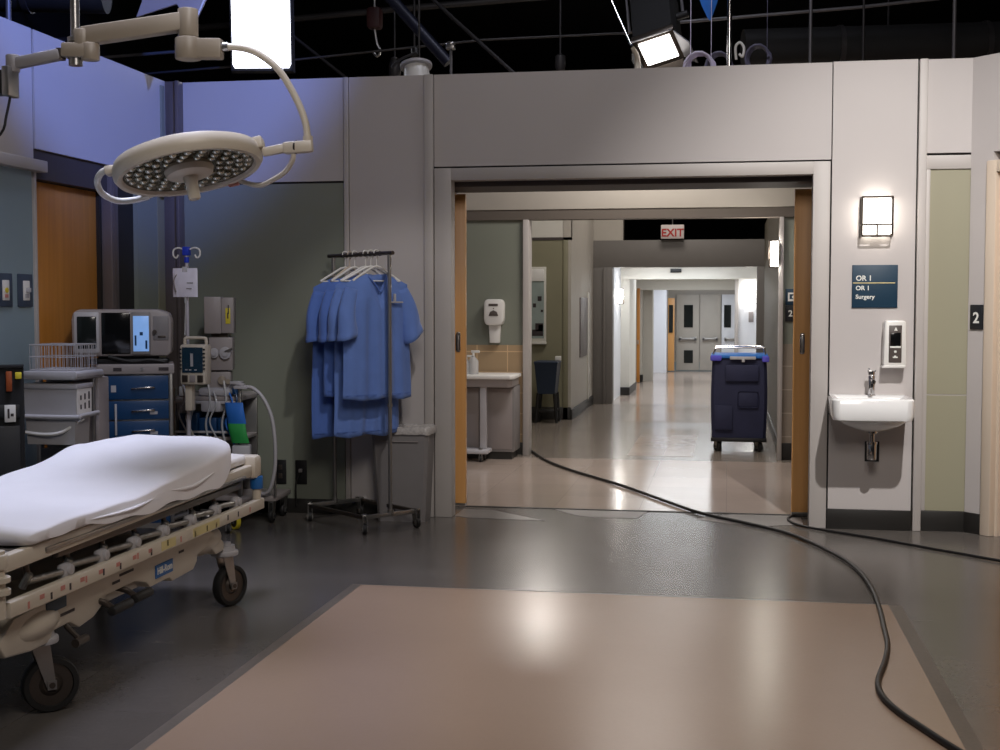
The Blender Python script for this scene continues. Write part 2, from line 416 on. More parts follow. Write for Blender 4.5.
# pocket doors showing their leading stiles
def pocket(name, x0, x1, xs, s):
    d = struct(name, MB().box(x0, x1, 9.075, 9.125, .03, 2.235, .003), 'door_wood')
    MB().box(xs-.016, xs+.016, 9.068, 9.08, 1.115, 1.26, .012).build('pull_plate', 'steel', d)
    MB().tube([(xs-.012, 9.064, 1.13), (xs-.012, 9.058, 1.235), (xs, 9.056, 1.25), (xs+.012, 9.058, 1.235), (xs+.012, 9.064, 1.13)], .0045, smooth=4).build('pull_handle', 'chrome', d)
    MB().box(x0+.004, x1-.004, 9.08, 9.12, .012, .03).build('bottom_guide', 'steel', d)
    return d
pocket('door_1', -2.6, -1.842, -1.893, 1)
pocket('door_2', .438, 1.25, .498, -1)
# pilaster with wall sink, its battens, and the recessed olive panel
struct('wall_back', MB().box(.648, 1.166, YB-.02, YB+W, .13, 3.0), 'wall_paint')
struct('trim_24', MB().box(1.166, 1.176, YB+.01, YB+W, 0, 3.0), 'dark_gap')
struct('trim_25', MB().box(1.176, 1.228, YB-.035, YB+W, 0, 3.0, .006), 'wall_trim')
struct('baseboard_back', MB().box(.642, 1.166, YB-.034, YB+W, 0, .13, .003), 'base_black')
struct('baseboard_back', MB().box(1.228, 1.52, YB-.014, YB+W, 0, .13, .003), 'base_black')
struct('wall_back', MB().box(1.228, 1.54, YB+.0, YB+W, 2.412, 3.0), 'wall_paint')
struct('trim_26', MB().box(1.25, 1.54, YB+.025, YB+W, 2.397, 2.412), 'dark_gap')
struct('trim_27', MB().box(1.228, 1.54, YB, YB+W, 2.31, 2.397, .003).box(1.228, 1.256, YB, YB+W, .13, 2.31, .003), 'wall_trim')
struct('wall_back', MB().box(1.256, 1.54, YB+.012, YB+W, .88, 2.31).box(1.256, 1.54, YB+.012, YB+W, .13, .872), 'panel_olive')
struct('trim_28', MB().box(1.256, 1.54, YB+.014, YB+W, .872, .88), 'wall_trim')

# ------------------------------------------------------------------ angled right wall with a cased door
DM = Matrix(((.66, .75, 0, 1.50), (-.75, .66, 0, 8.65), (0, 0, 1, 0), (0, 0, 0, 1)))
struct('wall_right', MB(DM).box(.0, .17, 0, .12, .13, 3.0).box(.17, 3.2, 0, .12, 2.40, 3.0).box(1.16, 3.2, 0, .12, .13, 2.40), 'wall_paint')
struct('baseboard_right', MB(DM).box(.0, .132, -.014, .12, 0, .13, .003).box(1.2, 3.2, -.014, .12, 0, .13, .003), 'base_black')
struct('trim_29', MB(DM).box(.132, .205, -.02, .05, 0, 2.345, .006).box(1.125, 1.198, -.02, .05, 0, 2.345, .006).box(.205, 1.125, -.0195, .05, 2.272, 2.345, .005), 'casing_cream')
struct('trim_30', MB(DM).box(.2, .226, .03, .12, 0, 2.29).box(1.104, 1.13, .03, .12, 0, 2.29).box(.226, 1.104, .03, .12, 2.262, 2.29), 'casing_cream')
door4 = struct('door_4', MB(DM).box(.236, 1.094, .06, .10, .012, 2.252, .003), 'door_wood')
MB(DM).cyl((1.03, .06, 1.0), (1.03, .01, 1.0), .022, n=12).tube([(1.03, .012, 1.0), (1.0, .005, 1.0), (.91, .005, 1.0)], .009).build('door_handle', 'steel', door4)

# ------------------------------------------------------------------ second wall (across the corridor) and what lies behind it
Y2 = 12.4
struct('wall_far', MB().box(-4.2, -1.95, Y2, Y2+.12, 1.063, 2.265), 'panel_green')
struct('wall_far', MB().box(-4.2, -1.95, Y2-.006, Y2+.12, .12, 1.063), 'tile_tan')
struct('baseboard_far', MB().box(-4.2, -1.95, Y2-.016, Y2+.12, 0, .12, .003).box(.502, 3.0, Y2-.02, Y2+.12, 0, .16, .003), 'base_black')
struct('trim_31', MB().box(-1.945, -1.885, Y2-.05, Y2+.14, 0, 2.265, .006), 'wall_trim')
struct('wall_far', MB().box(-4.2, 3.0, Y2-.05, Y2+.14, 2.36, 2.9, .005), 'corridor_grey')
struct('trim_32', MB().box(-4.2, 3.0, Y2-.035, Y2+.12, 2.265, 2.36), 'corridor_bronze')
struct('trim_33', MB().box(.462, .502, Y2-.05, Y2+.14, 0, 2.265, .006), 'wall_trim')
struct('wall_far', MB().box(.502, 3.0, Y2, Y2+.12, 1.087, 2.265), 'panel_green')
struct('wall_far', MB().box(.502, 3.0, Y2-.006, Y2+.12, .16, 1.087), 'tile_grey')
struct('wall_left', MB().box(-4.3, -4.2, 9.22, Y2+.12, 0, 2.9), 'corridor_grey')
struct('wall_right', MB().box(3.0, 3.1, 9.22, Y2+.12, 0, 2.9), 'corridor_grey')
# corridor between the second wall and the grey portal
YO = 16.3
struct('wall_left', MB().box(-3.3, -1.955, YO, YO+.1, .1, 2.265), 'wall_olive')
struct('trim_34', MB().box(-3.3, -1.95, YO-.01, YO+.1, 2.265, 2.30), 'bronze')
struct('wall_left', MB().box(-3.3, -1.95, YO, YO+.1, 2.30, 2.95), 'wall_cream')
struct('trim_35', MB().box(-2.05, -1.985, YO-.02, YO, 0, 2.265, .004), 'wall_olive')
struct('baseboard_left', MB().box(-3.3, -1.95, YO-.02, YO+.05, 0, .16, .003).box(-1.96, -1.93, YO-.02, 18.9, 0, .13, .003), 'base_black')
struct('wall_left', MB().box(-3.4, -3.3, Y2+.12, YO+.1, 0, 2.9), 'wall_olive')
struct('wall_left', MB().box(-2.05, -1.95, YO-.01, 19.0, .0, 2.95), 'corridor_grey')
struct('trim_36', MB().box(-1.955, -1.935, 17.25, 18.15, .75, 1.55, .004), 'jamb_brown')
struct('trim_37', MB().box(-1.955, -1.93, 18.2, 18.3, 0.1, 1.62, .004), 'wall_cream')
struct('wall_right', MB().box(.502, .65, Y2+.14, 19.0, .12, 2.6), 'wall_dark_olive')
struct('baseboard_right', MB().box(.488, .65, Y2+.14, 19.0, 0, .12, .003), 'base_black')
Y3 = 19.0
struct('wall_far', MB().box(-3.2, 2.4, Y3, Y3+.25, 2.0, 2.39, .006).box(-1.95, -1.665, Y3, Y3+.25, 0, 2.0, .006).box(.40, .75, Y3, Y3+.25, 0, 2.0, .006), 'portal_grey')
struct('trim_38', MB().box(-1.80, -1.76, Y3-.04, Y3, 0, 2.0, .006), 'portal_grey')
struct('wall_far', MB().box(-3.2, -1.52, Y3+.02, Y3+.2, 2.39, 2.95), 'corridor_grey')
# lit corridor beyond the portal, narrowing in steps
struct('wall_left', MB().box(-1.9, -1.70, Y3+.25, 20.9, 0, 2.12), 'wall_white')
struct('wall_left', MB().box(-1.9, -1.56, 20.9, 22.4, 0, 2.12), 'wall_cream')
struct('baseboard_left', MB().box(-1.71, -1.55, 20.88, 22.42, 0, .13), 'base_black')
struct('wall_left', MB().box(-2.2, -1.60, 24.5, 25.2, 0, 1.9).box(-2.2, -1.42, 24.9, 25.3, 0, 1.9), 'corridor_grey')
struct('baseboard_left', MB().box(-1.66, -1.57, 24.46, 24.6, 0, .14), 'base_black')
door5 = struct('door_5', MB().box(-1.84, -1.68, 23.9, 23.95, .01, 1.78, .003), 'wall_white')
MB().box(-1.72, -1.69, 23.85, 23.9, .72, .80, .006).build('door_handle', 'steel', door5)
door6 = struct('door_6', MB().box(-1.675, -1.62, 24.3, 24.36, .01, 1.76, .003), 'door_wood_dark')
MB().box(-1.66, -1.64, 24.26, 24.3, .72, .80, .006).build('door_handle', 'steel', door6)
struct('wall_left', MB().box(-1.9, -1.30, 28.0, 28.8, 0, 1.9), 'wall_white')
struct('wall_left', MB().box(-2.3, -2.2, 22.4, 28.0, 0, 1.9), 'wall_cream')
struct('wall_far', MB().box(-1.75, .6, 20.86, 21.05, 1.86, 2.12), 'wall_cream')
struct('wall_far', MB().box(-2.3, .9, 24.4, 24.6, 1.73, 2.0), 'wall_cream')
struct('wall_right', MB().box(.15, .60, 21.0, 21.1, 0, 1.9).box(.55, .65, Y3+.25, 21.0, 0, 2.12), 'wall_white')
struct('trim_39', MB().box(.10, .16, 20.96, 21.12, 0, 1.9, .004), 'wall_trim')
struct('wall_right', MB().box(.30, .40, 21.1, 28.8, 0, 1.9), 'wall_cream')
struct('ceiling', MB().box(-2.1, .9, Y3+.25, 21.0, 2.12, 2.2), 'wall_white')
struct('ceiling', MB().box(-2.4, 1.2, 21.0, 28.9, 1.98, 2.1), 'wall_white')
struct('wall_far', MB().box(-1.9, .9, 28.85, 28.95, 0, 1.98), 'corridor_grey')
struct('trim_40', MB().box(-1.3, .3, 28.80, 28.86, 0, .20), 'panel_teal')
def far_door(name, x0, x1, m, win, kick):
    d = struct(name, MB().box(x0, x1, 28.78, 28.84, .02, 1.68, .004), m)
    if win: MB().box(win[0], win[1], 28.765, 28.785, .96, 1.45).box(win[0]-.0, win[1]+.0, 28.762, 28.79, 1.26, 1.28).build('vision_panel', 'glass_dark', d)
    if kick: MB().box(kick[0], kick[1], 28.765, 28.785, .18, .46).build('lower_panel', 'glass_dark', d)
    MB().box(x0+.06, x1-.06, 28.71, 28.74, .68, .73, .006).box(x0+.06, x0+.11, 28.71, 28.79, .66, .75, .005).box(x1-.11, x1-.06, 28.71, 28.79, .66, .75, .005).build('push_bar', 'steel', d)
    return d
far_door('door_7', -1.12, -.62, 'corridor_grey', (-.955, -.76), (-.95, -.755))
far_door('door_8', -.61, -.16, 'corridor_grey', None, None)
far_door('door_9', -.14, .24, 'wall_white', (-.09, .06), None)
door10 = struct('door_10', MB().box(-1.29, -1.15, 28.5, 28.56, .02, 1.6, .004), 'door_wood')
MB().box(-1.27, -1.18, 28.48, 28.5, .85, 1.45).build('vision_panel', 'glass_dark', door10)

# ------------------------------------------------------------------ dark stage above and around the set
struct('ceiling', MB().box(-9, 9, -2, 32, 6.2, 6.3), 'studio_black')
struct('wall_far', MB().box(-9, 9, 31.5, 31.6, 0, 6.2), 'studio_black')
struct('wall_left', MB().box(-9, -8.9, -2, 31.5, 0, 6.2), 'studio_black')
struct('wall_right', MB().box(8.9, 9, -2, 31.5, 0, 6.2), 'studio_black')
struct('floor', MB().box(-9, 9, -2, 32, -.2, -.06), 'studio_black')
# ------------------------------------------------------------------ gurney
G0 = (-2.70, 5.0, 0)
gur = thing('gurney', 'wheeled hospital stretcher with beige frame and folded chrome side rail, in the left foreground', 'stretcher', G0)
def ztop(y): return .605+(y-3.85)*.012      # deck line rises slightly to the far end
def zlow(y): return .457
XR, XF = -2.33, -3.07
# deck
b = MB()
for x in (XR, XF):
    t = [(3.86, ztop(3.86)-.03), (6.10, ztop(6.10)-.03), (6.10, ztop(6.10)+.028), (3.86, ztop(3.86)+.028)]
    b.prism(t, x-.02+.006*(x < -2.7), x+.020, 'YZ', .008)
for y in (3.86, 4.6, 5.35, 6.06):
    b.prism([(y, ztop(y)-.025), (y+.05, ztop(y)-.025), (y+.05, ztop(y)+.02), (y, ztop(y)+.02)], XF, XR, 'YZ', .006)
b.build('deck_frame', 'off_white', gur)
MB().prism([(3.9, ztop(3.9)+.0), (6.08, ztop(6.08)+.0), (6.08, ztop(6.08)+.02), (3.9, ztop(3.9)+.02)], XF+.03, XR-.03, 'YZ').build('deck_panel', 'grey_plastic', gur)
# far corner block with handle stub
b = MB().box(-2.42, -2.29, 6.08, 6.17, .59, .705, .02).box(-3.11, -2.98, 6.08, 6.17, .59, .705, .02).box(-3.0, -2.4, 6.10, 6.15, .63, .70, .015)
b.cyl((-2.31, 6.14, .47), (-2.31, 6.14, .60), .022, n=12).cyl((-3.09, 6.14, .47), (-3.09, 6.14, .60), .022, n=12)
b.build('end_frame', 'off_white', gur)
MB().cyl((-2.31, 6.14, .535), (-2.31, 6.14, .60), .032, n=14, bev=.006).build('release_knob', 'logo_blue', gur)
# near corner posts
b = MB()
for x in (-2.31, -3.09):
    b.cyl((x, 3.80, .44), (x, 3.80, .66), .026, n=14).cyl((x, 3.80, .60), (x, 3.80, .65), .036, n=16, bev=.008)
    b.lathe([(.026, 0), (.042, .004), (.042, .02), (.026, .024)], Matrix.Translation((x, 3.80, .555)), 16)
    b.lathe([(.026, 0), (.042, .004), (.042, .02), (.026, .024)], Matrix.Translation((x, 3.80, .515)), 16)
b.box(-3.1, -2.3, 3.77, 3.83, .45, .50, .012)
b.build('corner_post', 'off_white', gur)
MB().tube([(-2.42, 3.80, .52), (-2.42, 3.62, .60), (-2.55, 3.58, .62), (-2.85, 3.58, .62), (-2.98, 3.62, .60), (-2.98, 3.80, .52)], .016, smooth=5).build('push_handle', 'steel', gur)
# lower rails with printed marks
for x, s in ((-2.305, 1), (-3.095, -1)):
    r = MB().prism([(3.84, zlow(3.84)-.027), (6.19, zlow(6.19)-.027), (6.19, zlow(6.19)+.027), (3.84, zlow(3.84)+.027)], x-.018, x+.018, 'YZ', .006).build('lower_rail', 'off_white', gur)
    if s < 0: continue
    def mark(y, w, dz, h, m, name):
        z = zlow(y)+dz
        MB().prism([(y, z-h), (y+w, z-h), (y+w, z+h), (y, z+h)], x+.0175, x+.0192, 'YZ').build(name, m, r)
    mark(4.98, .14, 0, .019, 'yellow_mark', 'yellow_sticker'); mark(5.30, .30, 0, .019, 'yellow_mark', 'yellow_sticker')
    for i in range(16):
        y = 3.95+i*.135+random.uniform(-.02, .02)
        mark(y, .012, random.uniform(-.008, .006), .012, 'ink' if i % 3 else 'pink_mark', 'rail_mark')
    for i in range(7):
        mark(4.02+i*.14, .03, .004, .008, 'pink_mark', 'rail_mark')
# folded side rail
def siderail(x, s):
    def zb(y): return .574
    sr = MB().prism([(4.20, zb(4.20)-.014), (5.95, zb(5.95)-.014), (5.95, zb(5.95)+.014), (4.20, zb(4.20)+.014)], x-.008, x+.020, 'YZ', .006).build('side_rail', 'dark_steel', gur)
    MB().prism([(4.10, .600), (5.98, .604), (5.98, .620), (4.10, .616)], x+.026*s-.008, x+.026*s+.008, 'YZ', .005).build('top_bar', 'steel', sr)
    for y in (4.278, 4.55, 4.82, 5.091, 5.37, 5.654, 5.914):
        z = zlow(y)+.030
        sp = MB().cyl((x+.004*s, y-.01, z+.012), (x-.012*s, y-.235, z+.022), .0135, n=10).cyl((x-.03*s, y-.235, z+.0), (x-.0*s, y-.235, z+.05), .014, n=8).build('spindle', 'steel', sr)
        MB().box(x-.016, x+.020, y-.034, y+.026, z-.016, z+.040, .012).cyl((x+.010*s, y, z+.016), (x+.030*s, y, z+.016), .020, n=14, bev=.004).build('pivot_lug', 'light_grey', sp)
        MB().cyl((x-.012*s, y-.225, z+.02), (x-.016*s, y-.235, zb(y-.235)), .011, n=8).build('link', 'dark_steel', sp)
siderail(-2.335, 1); siderail(-3.065, -1)
# moulded base hood
prof = [(3.86, .335), (3.96, .40), (4.6, .435), (5.35, .45), (5.60, .425), (5.75, .36), (5.80, .325), (5.795, .288), (5.70, .285), (5.62, .345), (5.485, .325), (5.48, .298), (5.44, .268), (5.215, .262), (5.185, .284), (4.997, .282), (4.96, .31), (4.86, .335), (4.62, .335), (4.57, .30), (4.511, .275), (4.40, .262), (4.33, .298), (4.21, .295), (4.19, .262), (4.06, .262), (3.9, .28)]
MB().prism(prof, -2.405, -2.345, 'YZ', .008).prism(prof, -3.055, -2.995, 'YZ', .008).build('base_cover', 'off_white', gur)
b = MB().box(-3.03, -2.37, 3.95, 5.70, .33, .40, .03).box(-3.0, -2.40, 4.1, 5.6, .27, .34, .03)
b.prism([(3.95, .40), (4.3, .42), (5.3, .44), (5.6, .42), (5.6, .38), (3.95, .36)], -3.04, -2.36, 'YZ', .01)
for x in (-2.43, -2.97):
    b.ball((x, 4.12, .340), 1, (.11, .22, .075), 24).ball((x, 5.68, .355), 1, (.095, .18, .072), 24)
b.build('base_hood', 'off_white', gur)
b = MB()
for y in (4.45, 5.35):
    b.cyl((-2.7, y, .40), (-2.7, y, ztop(y)-.02), .07, n=20).cyl((-2.7, y, .40), (-2.7, y, .47), .09, n=20)
b.build('lift_column', 'light_grey', gur)
p = MB().box(-2.3455, -2.340, 5.04, 5.21, .308, .364, .002).build('name_plate', 'logo_blue', gur)
text('Hill-Rom', .041, face_x(-2.3395, 5.052, .324), 'letter_white', 'lettering', p)
MB().box(-2.3455, -2.341, 4.16, 4.30, .365, .405, .002).build('blue_plate', 'sign_blue', gur)
for y, z, w in ((4.26, .335, .10), (4.72, .385, .12), (4.66, .365, .06), (5.28, .37, .05)):
    MB().box(-2.3455, -2.3425, y, y+w, z, z+.010).build('decal', 'ink', gur)
# foot pedals
for y0, y1, x in ((4.56, 4.72, -2.30), (4.77, 4.92, -2.31)):
    pd = MB().cyl((x, y0, .285), (x, y1, .285), .019, n=14, bev=.006).build('foot_pedal', 'black_rubber', gur)
    MB().tube([(x, y0+.03, .285), (x-.03, y0+.0, .32), (x-.10, y0-.01, .335)], .012, smooth=3).build('pedal_arm', 'dark_steel', pd)
MB().cyl((-2.30, 4.28, .235), (-2.30, 4.36, .235), .016, n=10).tube([(-2.30, 4.32, .235), (-2.36, 4.32, .29)], .01).build('brake_lever', 'dark_steel', gur)
# casters
def caster(parent, x, y, r=.1, w=.046, hub='dark_steel', rot=0., plate=True, tyre='black_rubber', off=.035):
    M = Matrix.Translation((x, y, 0)) @ Matrix.Rotation(rot, 4, 'Z')
    fk = MB(M)
    top = 2*r+.055
    for s in (-1, 1):
        fk.prism([(-off-.016, r-.012), (-off+.016, r-.012), (.030, top-.02), (.030, top), (-.030, top), (-.034, top-.03)], s*(w/2+.004)-.004*(s > 0)-.0, s*(w/2+.004)+.004*(s < 0)+.0, 'YZ')
        fk.box(s*(w/2+.001), s*(w/2+.009), -off-.016, -off+.016, r-.016, r+.016, 0)
    fk.box(-w/2-.006, w/2+.006, -.032, .032, top-.012, top, .003)
    c = fk.build('caster', 'steel', parent)
    if plate: MB(M).cyl((0, 0, top), (0, 0, top+.035), .052, n=20, bev=.006).cyl((0, 0, top+.03), (0, 0, top+.06), .03, n=16).build('swivel_plate', 'light_grey', c)
    WM = M @ Matrix.Translation((0, -off, r)) @ Matrix.Rotation(PI/2, 4, 'Y')
    h = w/2
    MB(WM).lathe([(r*.78, -h), (r*.95, -h), (r, -h*.6), (r, h*.6), (r*.95, h), (r*.78, h), (r*.74, h*.4), (r*.74, -h*.4)], n=32, closed=True).build('tyre', tyre, c)
    MB(WM).lathe([(0, -h*.5), (r*.30, -h*.9), (r*.42, -h*.5), (r*.76, -h*.62), (r*.76, h*.62), (r*.42, h*.5), (r*.30, h*.9), (0, h*.5)], n=28).cyl((0, 0, -h-.012), (0, 0, h+.012), .011, n=10).build('wheel_hub', hub, c)
    return c
caster(gur, -2.40, 4.21, rot=2.3); caster(gur, -2.37, 5.86, rot=2.75)
caster(gur, -3.03, 4.25, rot=.1); caster(gur, -3.03, 5.93, rot=.3)

for x, y in ((-2.40, 4.21), (-2.37, 5.86), (-3.03, 4.25), (-3.03, 5.93)):
    MB().cyl((x, y, .252), (x, y, .276), .066, n=28, bev=.006).cyl((x, y, .27), (x, y, .30), .05, n=24).build('caster_plate', 'light_grey', gur)
# mattress and sheet
def soft_block(y0, y1, xl, xr, zbot, ztop_, rad, hump=None, skirt=None, wr=.004, ny=44, nx=30, taper=0., seed=0.):
    """a loaf with rounded edges, lofted along y; hump(y, u) raises the top"""
    rings = []
    for i in range(ny+1):
        s = i/ny; y = y0+(y1-y0)*s
        e = min(s, 1-s)*(y1-y0)
        er = rad if s > .5 else rad*.3
        k = 1. if e > er else math.sqrt(max(0, 1-(1-e/er)**2))
        zb, zt = zbot(y), ztop_(y)
        ring = []
        hw = (xr-xl)/2; cx = (xl+xr)/2
        hw2 = hw-(1-k)*er*.6-taper*max(0, (s-.8)/.2)**2
        for j in range(nx):
            a = 2*PI*j/nx
            ca, sa = math.cos(a), math.sin(a)
            p = .38
            u = math.copysign(abs(ca)**p, ca); v = math.copysign(abs(sa)**(p*.9), sa)
            x = cx+u*hw2
            H = (hump(y, u) if (hump and v > 0) else 0)*max(0, v)
            mid = (zb+zt)/2; hh = (zt-zb)/2*(.35+.65*k)
            z = mid+v*hh+H*k
            if skirt and v < .3:
                if abs(u) > .955: z = min(z, skirt(y, u))
                elif v < 0: z = max(z, zb)
            w = mnoise.noise((x*5+seed, y*4, z*5))*wr*2+mnoise.noise((x*14+seed, y*9, z*9))*wr*.6
            ring.append((x+w*.6*(abs(u) > .9), y, z+(w if v > .2 else w*.2)))
        rings.append(ring)
    return MB().loft(rings)
ZD = lambda y: ztop(y)+.022
mt = thing('mattress', 'white sheeted mattress lying on the stretcher, raised at its far end', 'mattress', (-2.7, 5.0, .66))
soft_block(4.0, 6.14, -3.05, -2.345, ZD, lambda y: ZD(y)+.062, .05, wr=.001).build('mattress_pad', 'linen', mt, 60)
def hump(y, u):
    t = min(1, max(0, (y-5.1)/.75)); t = t*t*(3-2*t)
    w = .030*t*(1-.30*abs(u)**3)
    w += .022*math.exp(-((y-5.62)/.10)**2)*max(0, -u-.35)          # small fold by the far edge
    w += .006*math.sin(y*9+u*3)*(.4+.6*t)*(1-abs(u))
    return w
soft_block(3.985, 6.03, -3.07, -2.286, lambda y: ZD(y)+.006, lambda y: ZD(y)+.074+.060*min(1, max(0, (y-4.85)/1.0)), .11, hump, lambda y, u: .655-.010*max(0, y-4.1)-.030*math.sin(PI*min(1, max(0, (y-4.3)/1.6)))*(1+.25*math.sin(y*7))-.007*math.sin(y*17)+.22*max(0, y-5.6), .0055, 90, 72, .13).build('sheet', 'sheet', mt, 70)
# folds of the sheet along its side
b = MB()
b.tube([(-2.290, 4.35, .668), (-2.286, 4.7, .655), (-2.290, 4.95, .668)], lambda t: .001+.006*math.sin(PI*t), smooth=5)
b.tube([(-2.290, 5.05, .680), (-2.284, 5.3, .664), (-2.292, 5.6, .70)], lambda t: .001+.007*math.sin(PI*t), smooth=5)
b.build('sheet_fold', 'sheet', mt, 70)
# ------------------------------------------------------------------ surgical light on its ceiling column
SL = thing('surgical_light', 'large round surgical lamp on beige ceiling arms above the stretcher', 'surgical lamp', (-2.82, 5.36, 2.0))
MB().cyl((-2.835, 5.37, 2.6), (-2.835, 5.37, 6.2), .020, n=16).build('ceiling_shaft', 'steel', SL)
MB().lathe([(.025, 0), (.034, .004), (.034, .022), (.025, .026)], Matrix.Translation((-2.835, 5.37, 2.60)), 18).cyl((-2.835, 5.37, 2.5), (-2.835, 5.37, 2.60), .03, n=16).build('shaft_collar', 'steel', SL)
def bar(b, p0, p1, w, h, bev=.008):
    p0, p1 = Vector(p0), Vector(p1); d = p1-p0
    q = d.to_track_quat('X', 'Z').to_matrix().to_4x4()
    return b.box(0, d.length, -w/2, w/2, -h/2, h/2, bev, M=Matrix.Translation(p0) @ q)
# hub block and lower elbow cylinder
b = MB(); bar(b, (-2.885, 5.36, 2.565), (-2.77, 5.37, 2.562), .075, .062)
b.cyl((-2.765, 5.37, 2.520), (-2.765, 5.37, 2.595), .040, n=24, bev=.006)
b.build('hub_block', 'warm_grey', SL)
b = MB(); bar(b, (-2.80, 5.372, 2.625), (-2.365, 5.45, 2.69), .07, .078)
b.cyl((-2.80, 5.372, 2.575), (-2.80, 5.372, 2.655), .042, n=24, bev=.005)
b.build('upper_arm', 'warm_grey', SL)
MB().cyl((-2.345, 5.452, 2.625), (-2.345, 5.452, 2.745), .044, n=26, bev=.004).cyl((-2.345, 5.452, 2.60), (-2.345, 5.452, 2.627), .040, n=26).build('arm_joint', 'warm_grey', SL)
b = MB().cyl((-2.345, 5.452, 2.525), (-2.345, 5.452, 2.62), .058, n=28, bev=.008)
bar(b, (-2.34, 5.452, 2.572), (-2.195, 5.472, 2.570), .07, .085)
b.build('lower_joint', 'warm_grey', SL)
MB().cyl((-2.20, 5.471, 2.580), (-2.17, 5.475, 2.581), .020, n=14).build('arc_socket', 'steel', SL)
MB().tube([(-2.19, 5.473, 2.581), (-2.10, 5.486, 2.573), (-2.024, 5.498, 2.540), (-1.94, 5.507, 2.465), (-1.868, 5.515, 2.34), (-1.832, 5.517, 2.24), (-1.823, 5.516, 2.15)], .0155, 14, smooth=8).build('arc_arm', 'off_white', SL)
b = MB(); bar(b, (-2.02, 5.478, 2.118), (-1.92, 5.50, 2.138), .034, .040, .01); bar(b, (-1.93, 5.498, 2.136), (-1.80, 5.517, 2.145), .052, .052, .012)
b.cyl((-1.823, 5.516, 2.145), (-1.823, 5.516, 2.19), .022, n=14)
b.build('yoke', 'off_white', SL)
MB().lathe([(.026, -.004), (.030, -.004), (.030, .004), (.026, .004)], Matrix.Translation((-1.875, 5.506, 2.141)) @ Matrix.Rotation(PI/2, 4, 'Y'), 18, closed=True).build('yoke_ring', 'dark_steel', SL)
# head
fh = Vector((-math.sin(.1736), math.cos(.1736), 0)); rr = Vector((math.cos(.1736), math.sin(.1736), 0)); zz = Vector((0, 0, 1))
ro, ti = math.radians(12.5), math.radians(9.5)
ax = rr*math.cos(ro)+zz*math.sin(ro); z1 = zz*math.cos(ro)-rr*math.sin(ro)
up = (z1*math.cos(ti)+fh*math.sin(ti)).normalized(); ay = up.cross(ax).normalized()
HM = Matrix(((ax.x, ay.x, up.x, -2.335), (ax.y, ay.y, up.y, 5.425), (ax.z, ay.z, up.z, 2.032), (0, 0, 0, 1)))
R = .325
MB(HM).lathe([(.285, .010), (.292, -.004), (.312, -.006), (R, .012), (R+.002, .045), (R-.010, .070), (.27, .088), (.15, .098), (0, .10), (0, .06), (.285, .04)], n=64).build('lamp_head', 'off_white', SL)
face = MB(HM).lathe([(0, .030), (.20, .026), (.287, .012), (.287, .03), (0, .05)], n=64).build('reflector_dish', 'reflector', SL)
b = MB(HM)
for n_, r_, s_ in ((26, .262, .018), (22, .222, .019), (16, .178, .019), (12, .138, .017)):
    for k in range(n_):
        a = 2*PI*(k+.37*(n_ % 3))/n_
        b.ball((r_*math.cos(a), r_*math.sin(a), .018), s_, (1, 1, .75), 8)
o = b.build('light_cells', 'led_cell', SL); o['kind'] = 'stuff'
MB(HM).lathe([(0, -.022), (.075, -.022), (.10, -.012), (.108, .012), (.10, .03), (0, .03)], n=40).build('centre_hub', 'off_white', SL)
MB(HM).lathe([(0, -.125), (.022, -.125), (.027, -.118), (.027, -.05), (.034, -.03), (.034, -.02), (0, -.02)], n=24).build('sterile_handle', 'off_white', SL)
MB(HM).tube([(-.30, -.10, .055), (-.355, -.08, .06), (-.405, -.01, .045), (-.42, .09, .02), (-.385, .17, .0), (-.32, .20, -.005), (-.25, .21, .0)], .0145, 12, smooth=6).build('side_handle', 'white_plastic', SL)
MB(HM).box(-.335, -.29, -.13, -.075, .03, .07, .01).box(-.28, -.23, .19, .24, -.004, .05, .01).box(.295, .345, -.035, .035, .03, .085, .01).build('handle_mount', 'off_white', SL)
MB().tube([(-1.885, 5.502, 2.115), (-1.892, 5.51, 2.085), (-1.94, 5.55, 2.04), (-2.02, 5.60, 2.008), (-2.10, 5.645, 1.99), HM @ Vector((.16, .285, .0))], .0115, 12, smooth=7).build('tilt_bow', 'off_white', SL)
MB(HM).box(.10, .15, .285, .312, -.012, .008, .004).build('red_latch', 'pink_mark', SL)
# second arm of the same column carrying a dark display
b = MB(); bar(b, (-3.10, 5.31, 2.505), (-2.90, 5.36, 2.550), .05, .050, .010)
b.cyl((-3.10, 5.31, 2.47), (-3.10, 5.31, 2.545), .030, n=18, bev=.005)
b.build('display_arm', 'grey_plastic', SL)
MB().cyl((-2.90, 5.36, 2.525), (-2.90, 5.36, 2.575), .022, n=14).build('arm_pivot', 'dark_steel', SL)
d = MB().box(-3.42, -3.105, 5.26, 5.34, 2.37, 2.475, .008).build('display', 'black_plastic', SL)
MB().box(-3.125, -3.09, 5.255, 5.345, 2.36, 2.49, .006).build('display_edge', 'steel', d)
MB().tube([(-3.11, 5.30, 2.36), (-3.13, 5.30, 2.28), (-3.16, 5.30, 2.2), (-3.3, 5.3, 2.1)], .006, smooth=4).build('display_lead', 'cable', d)
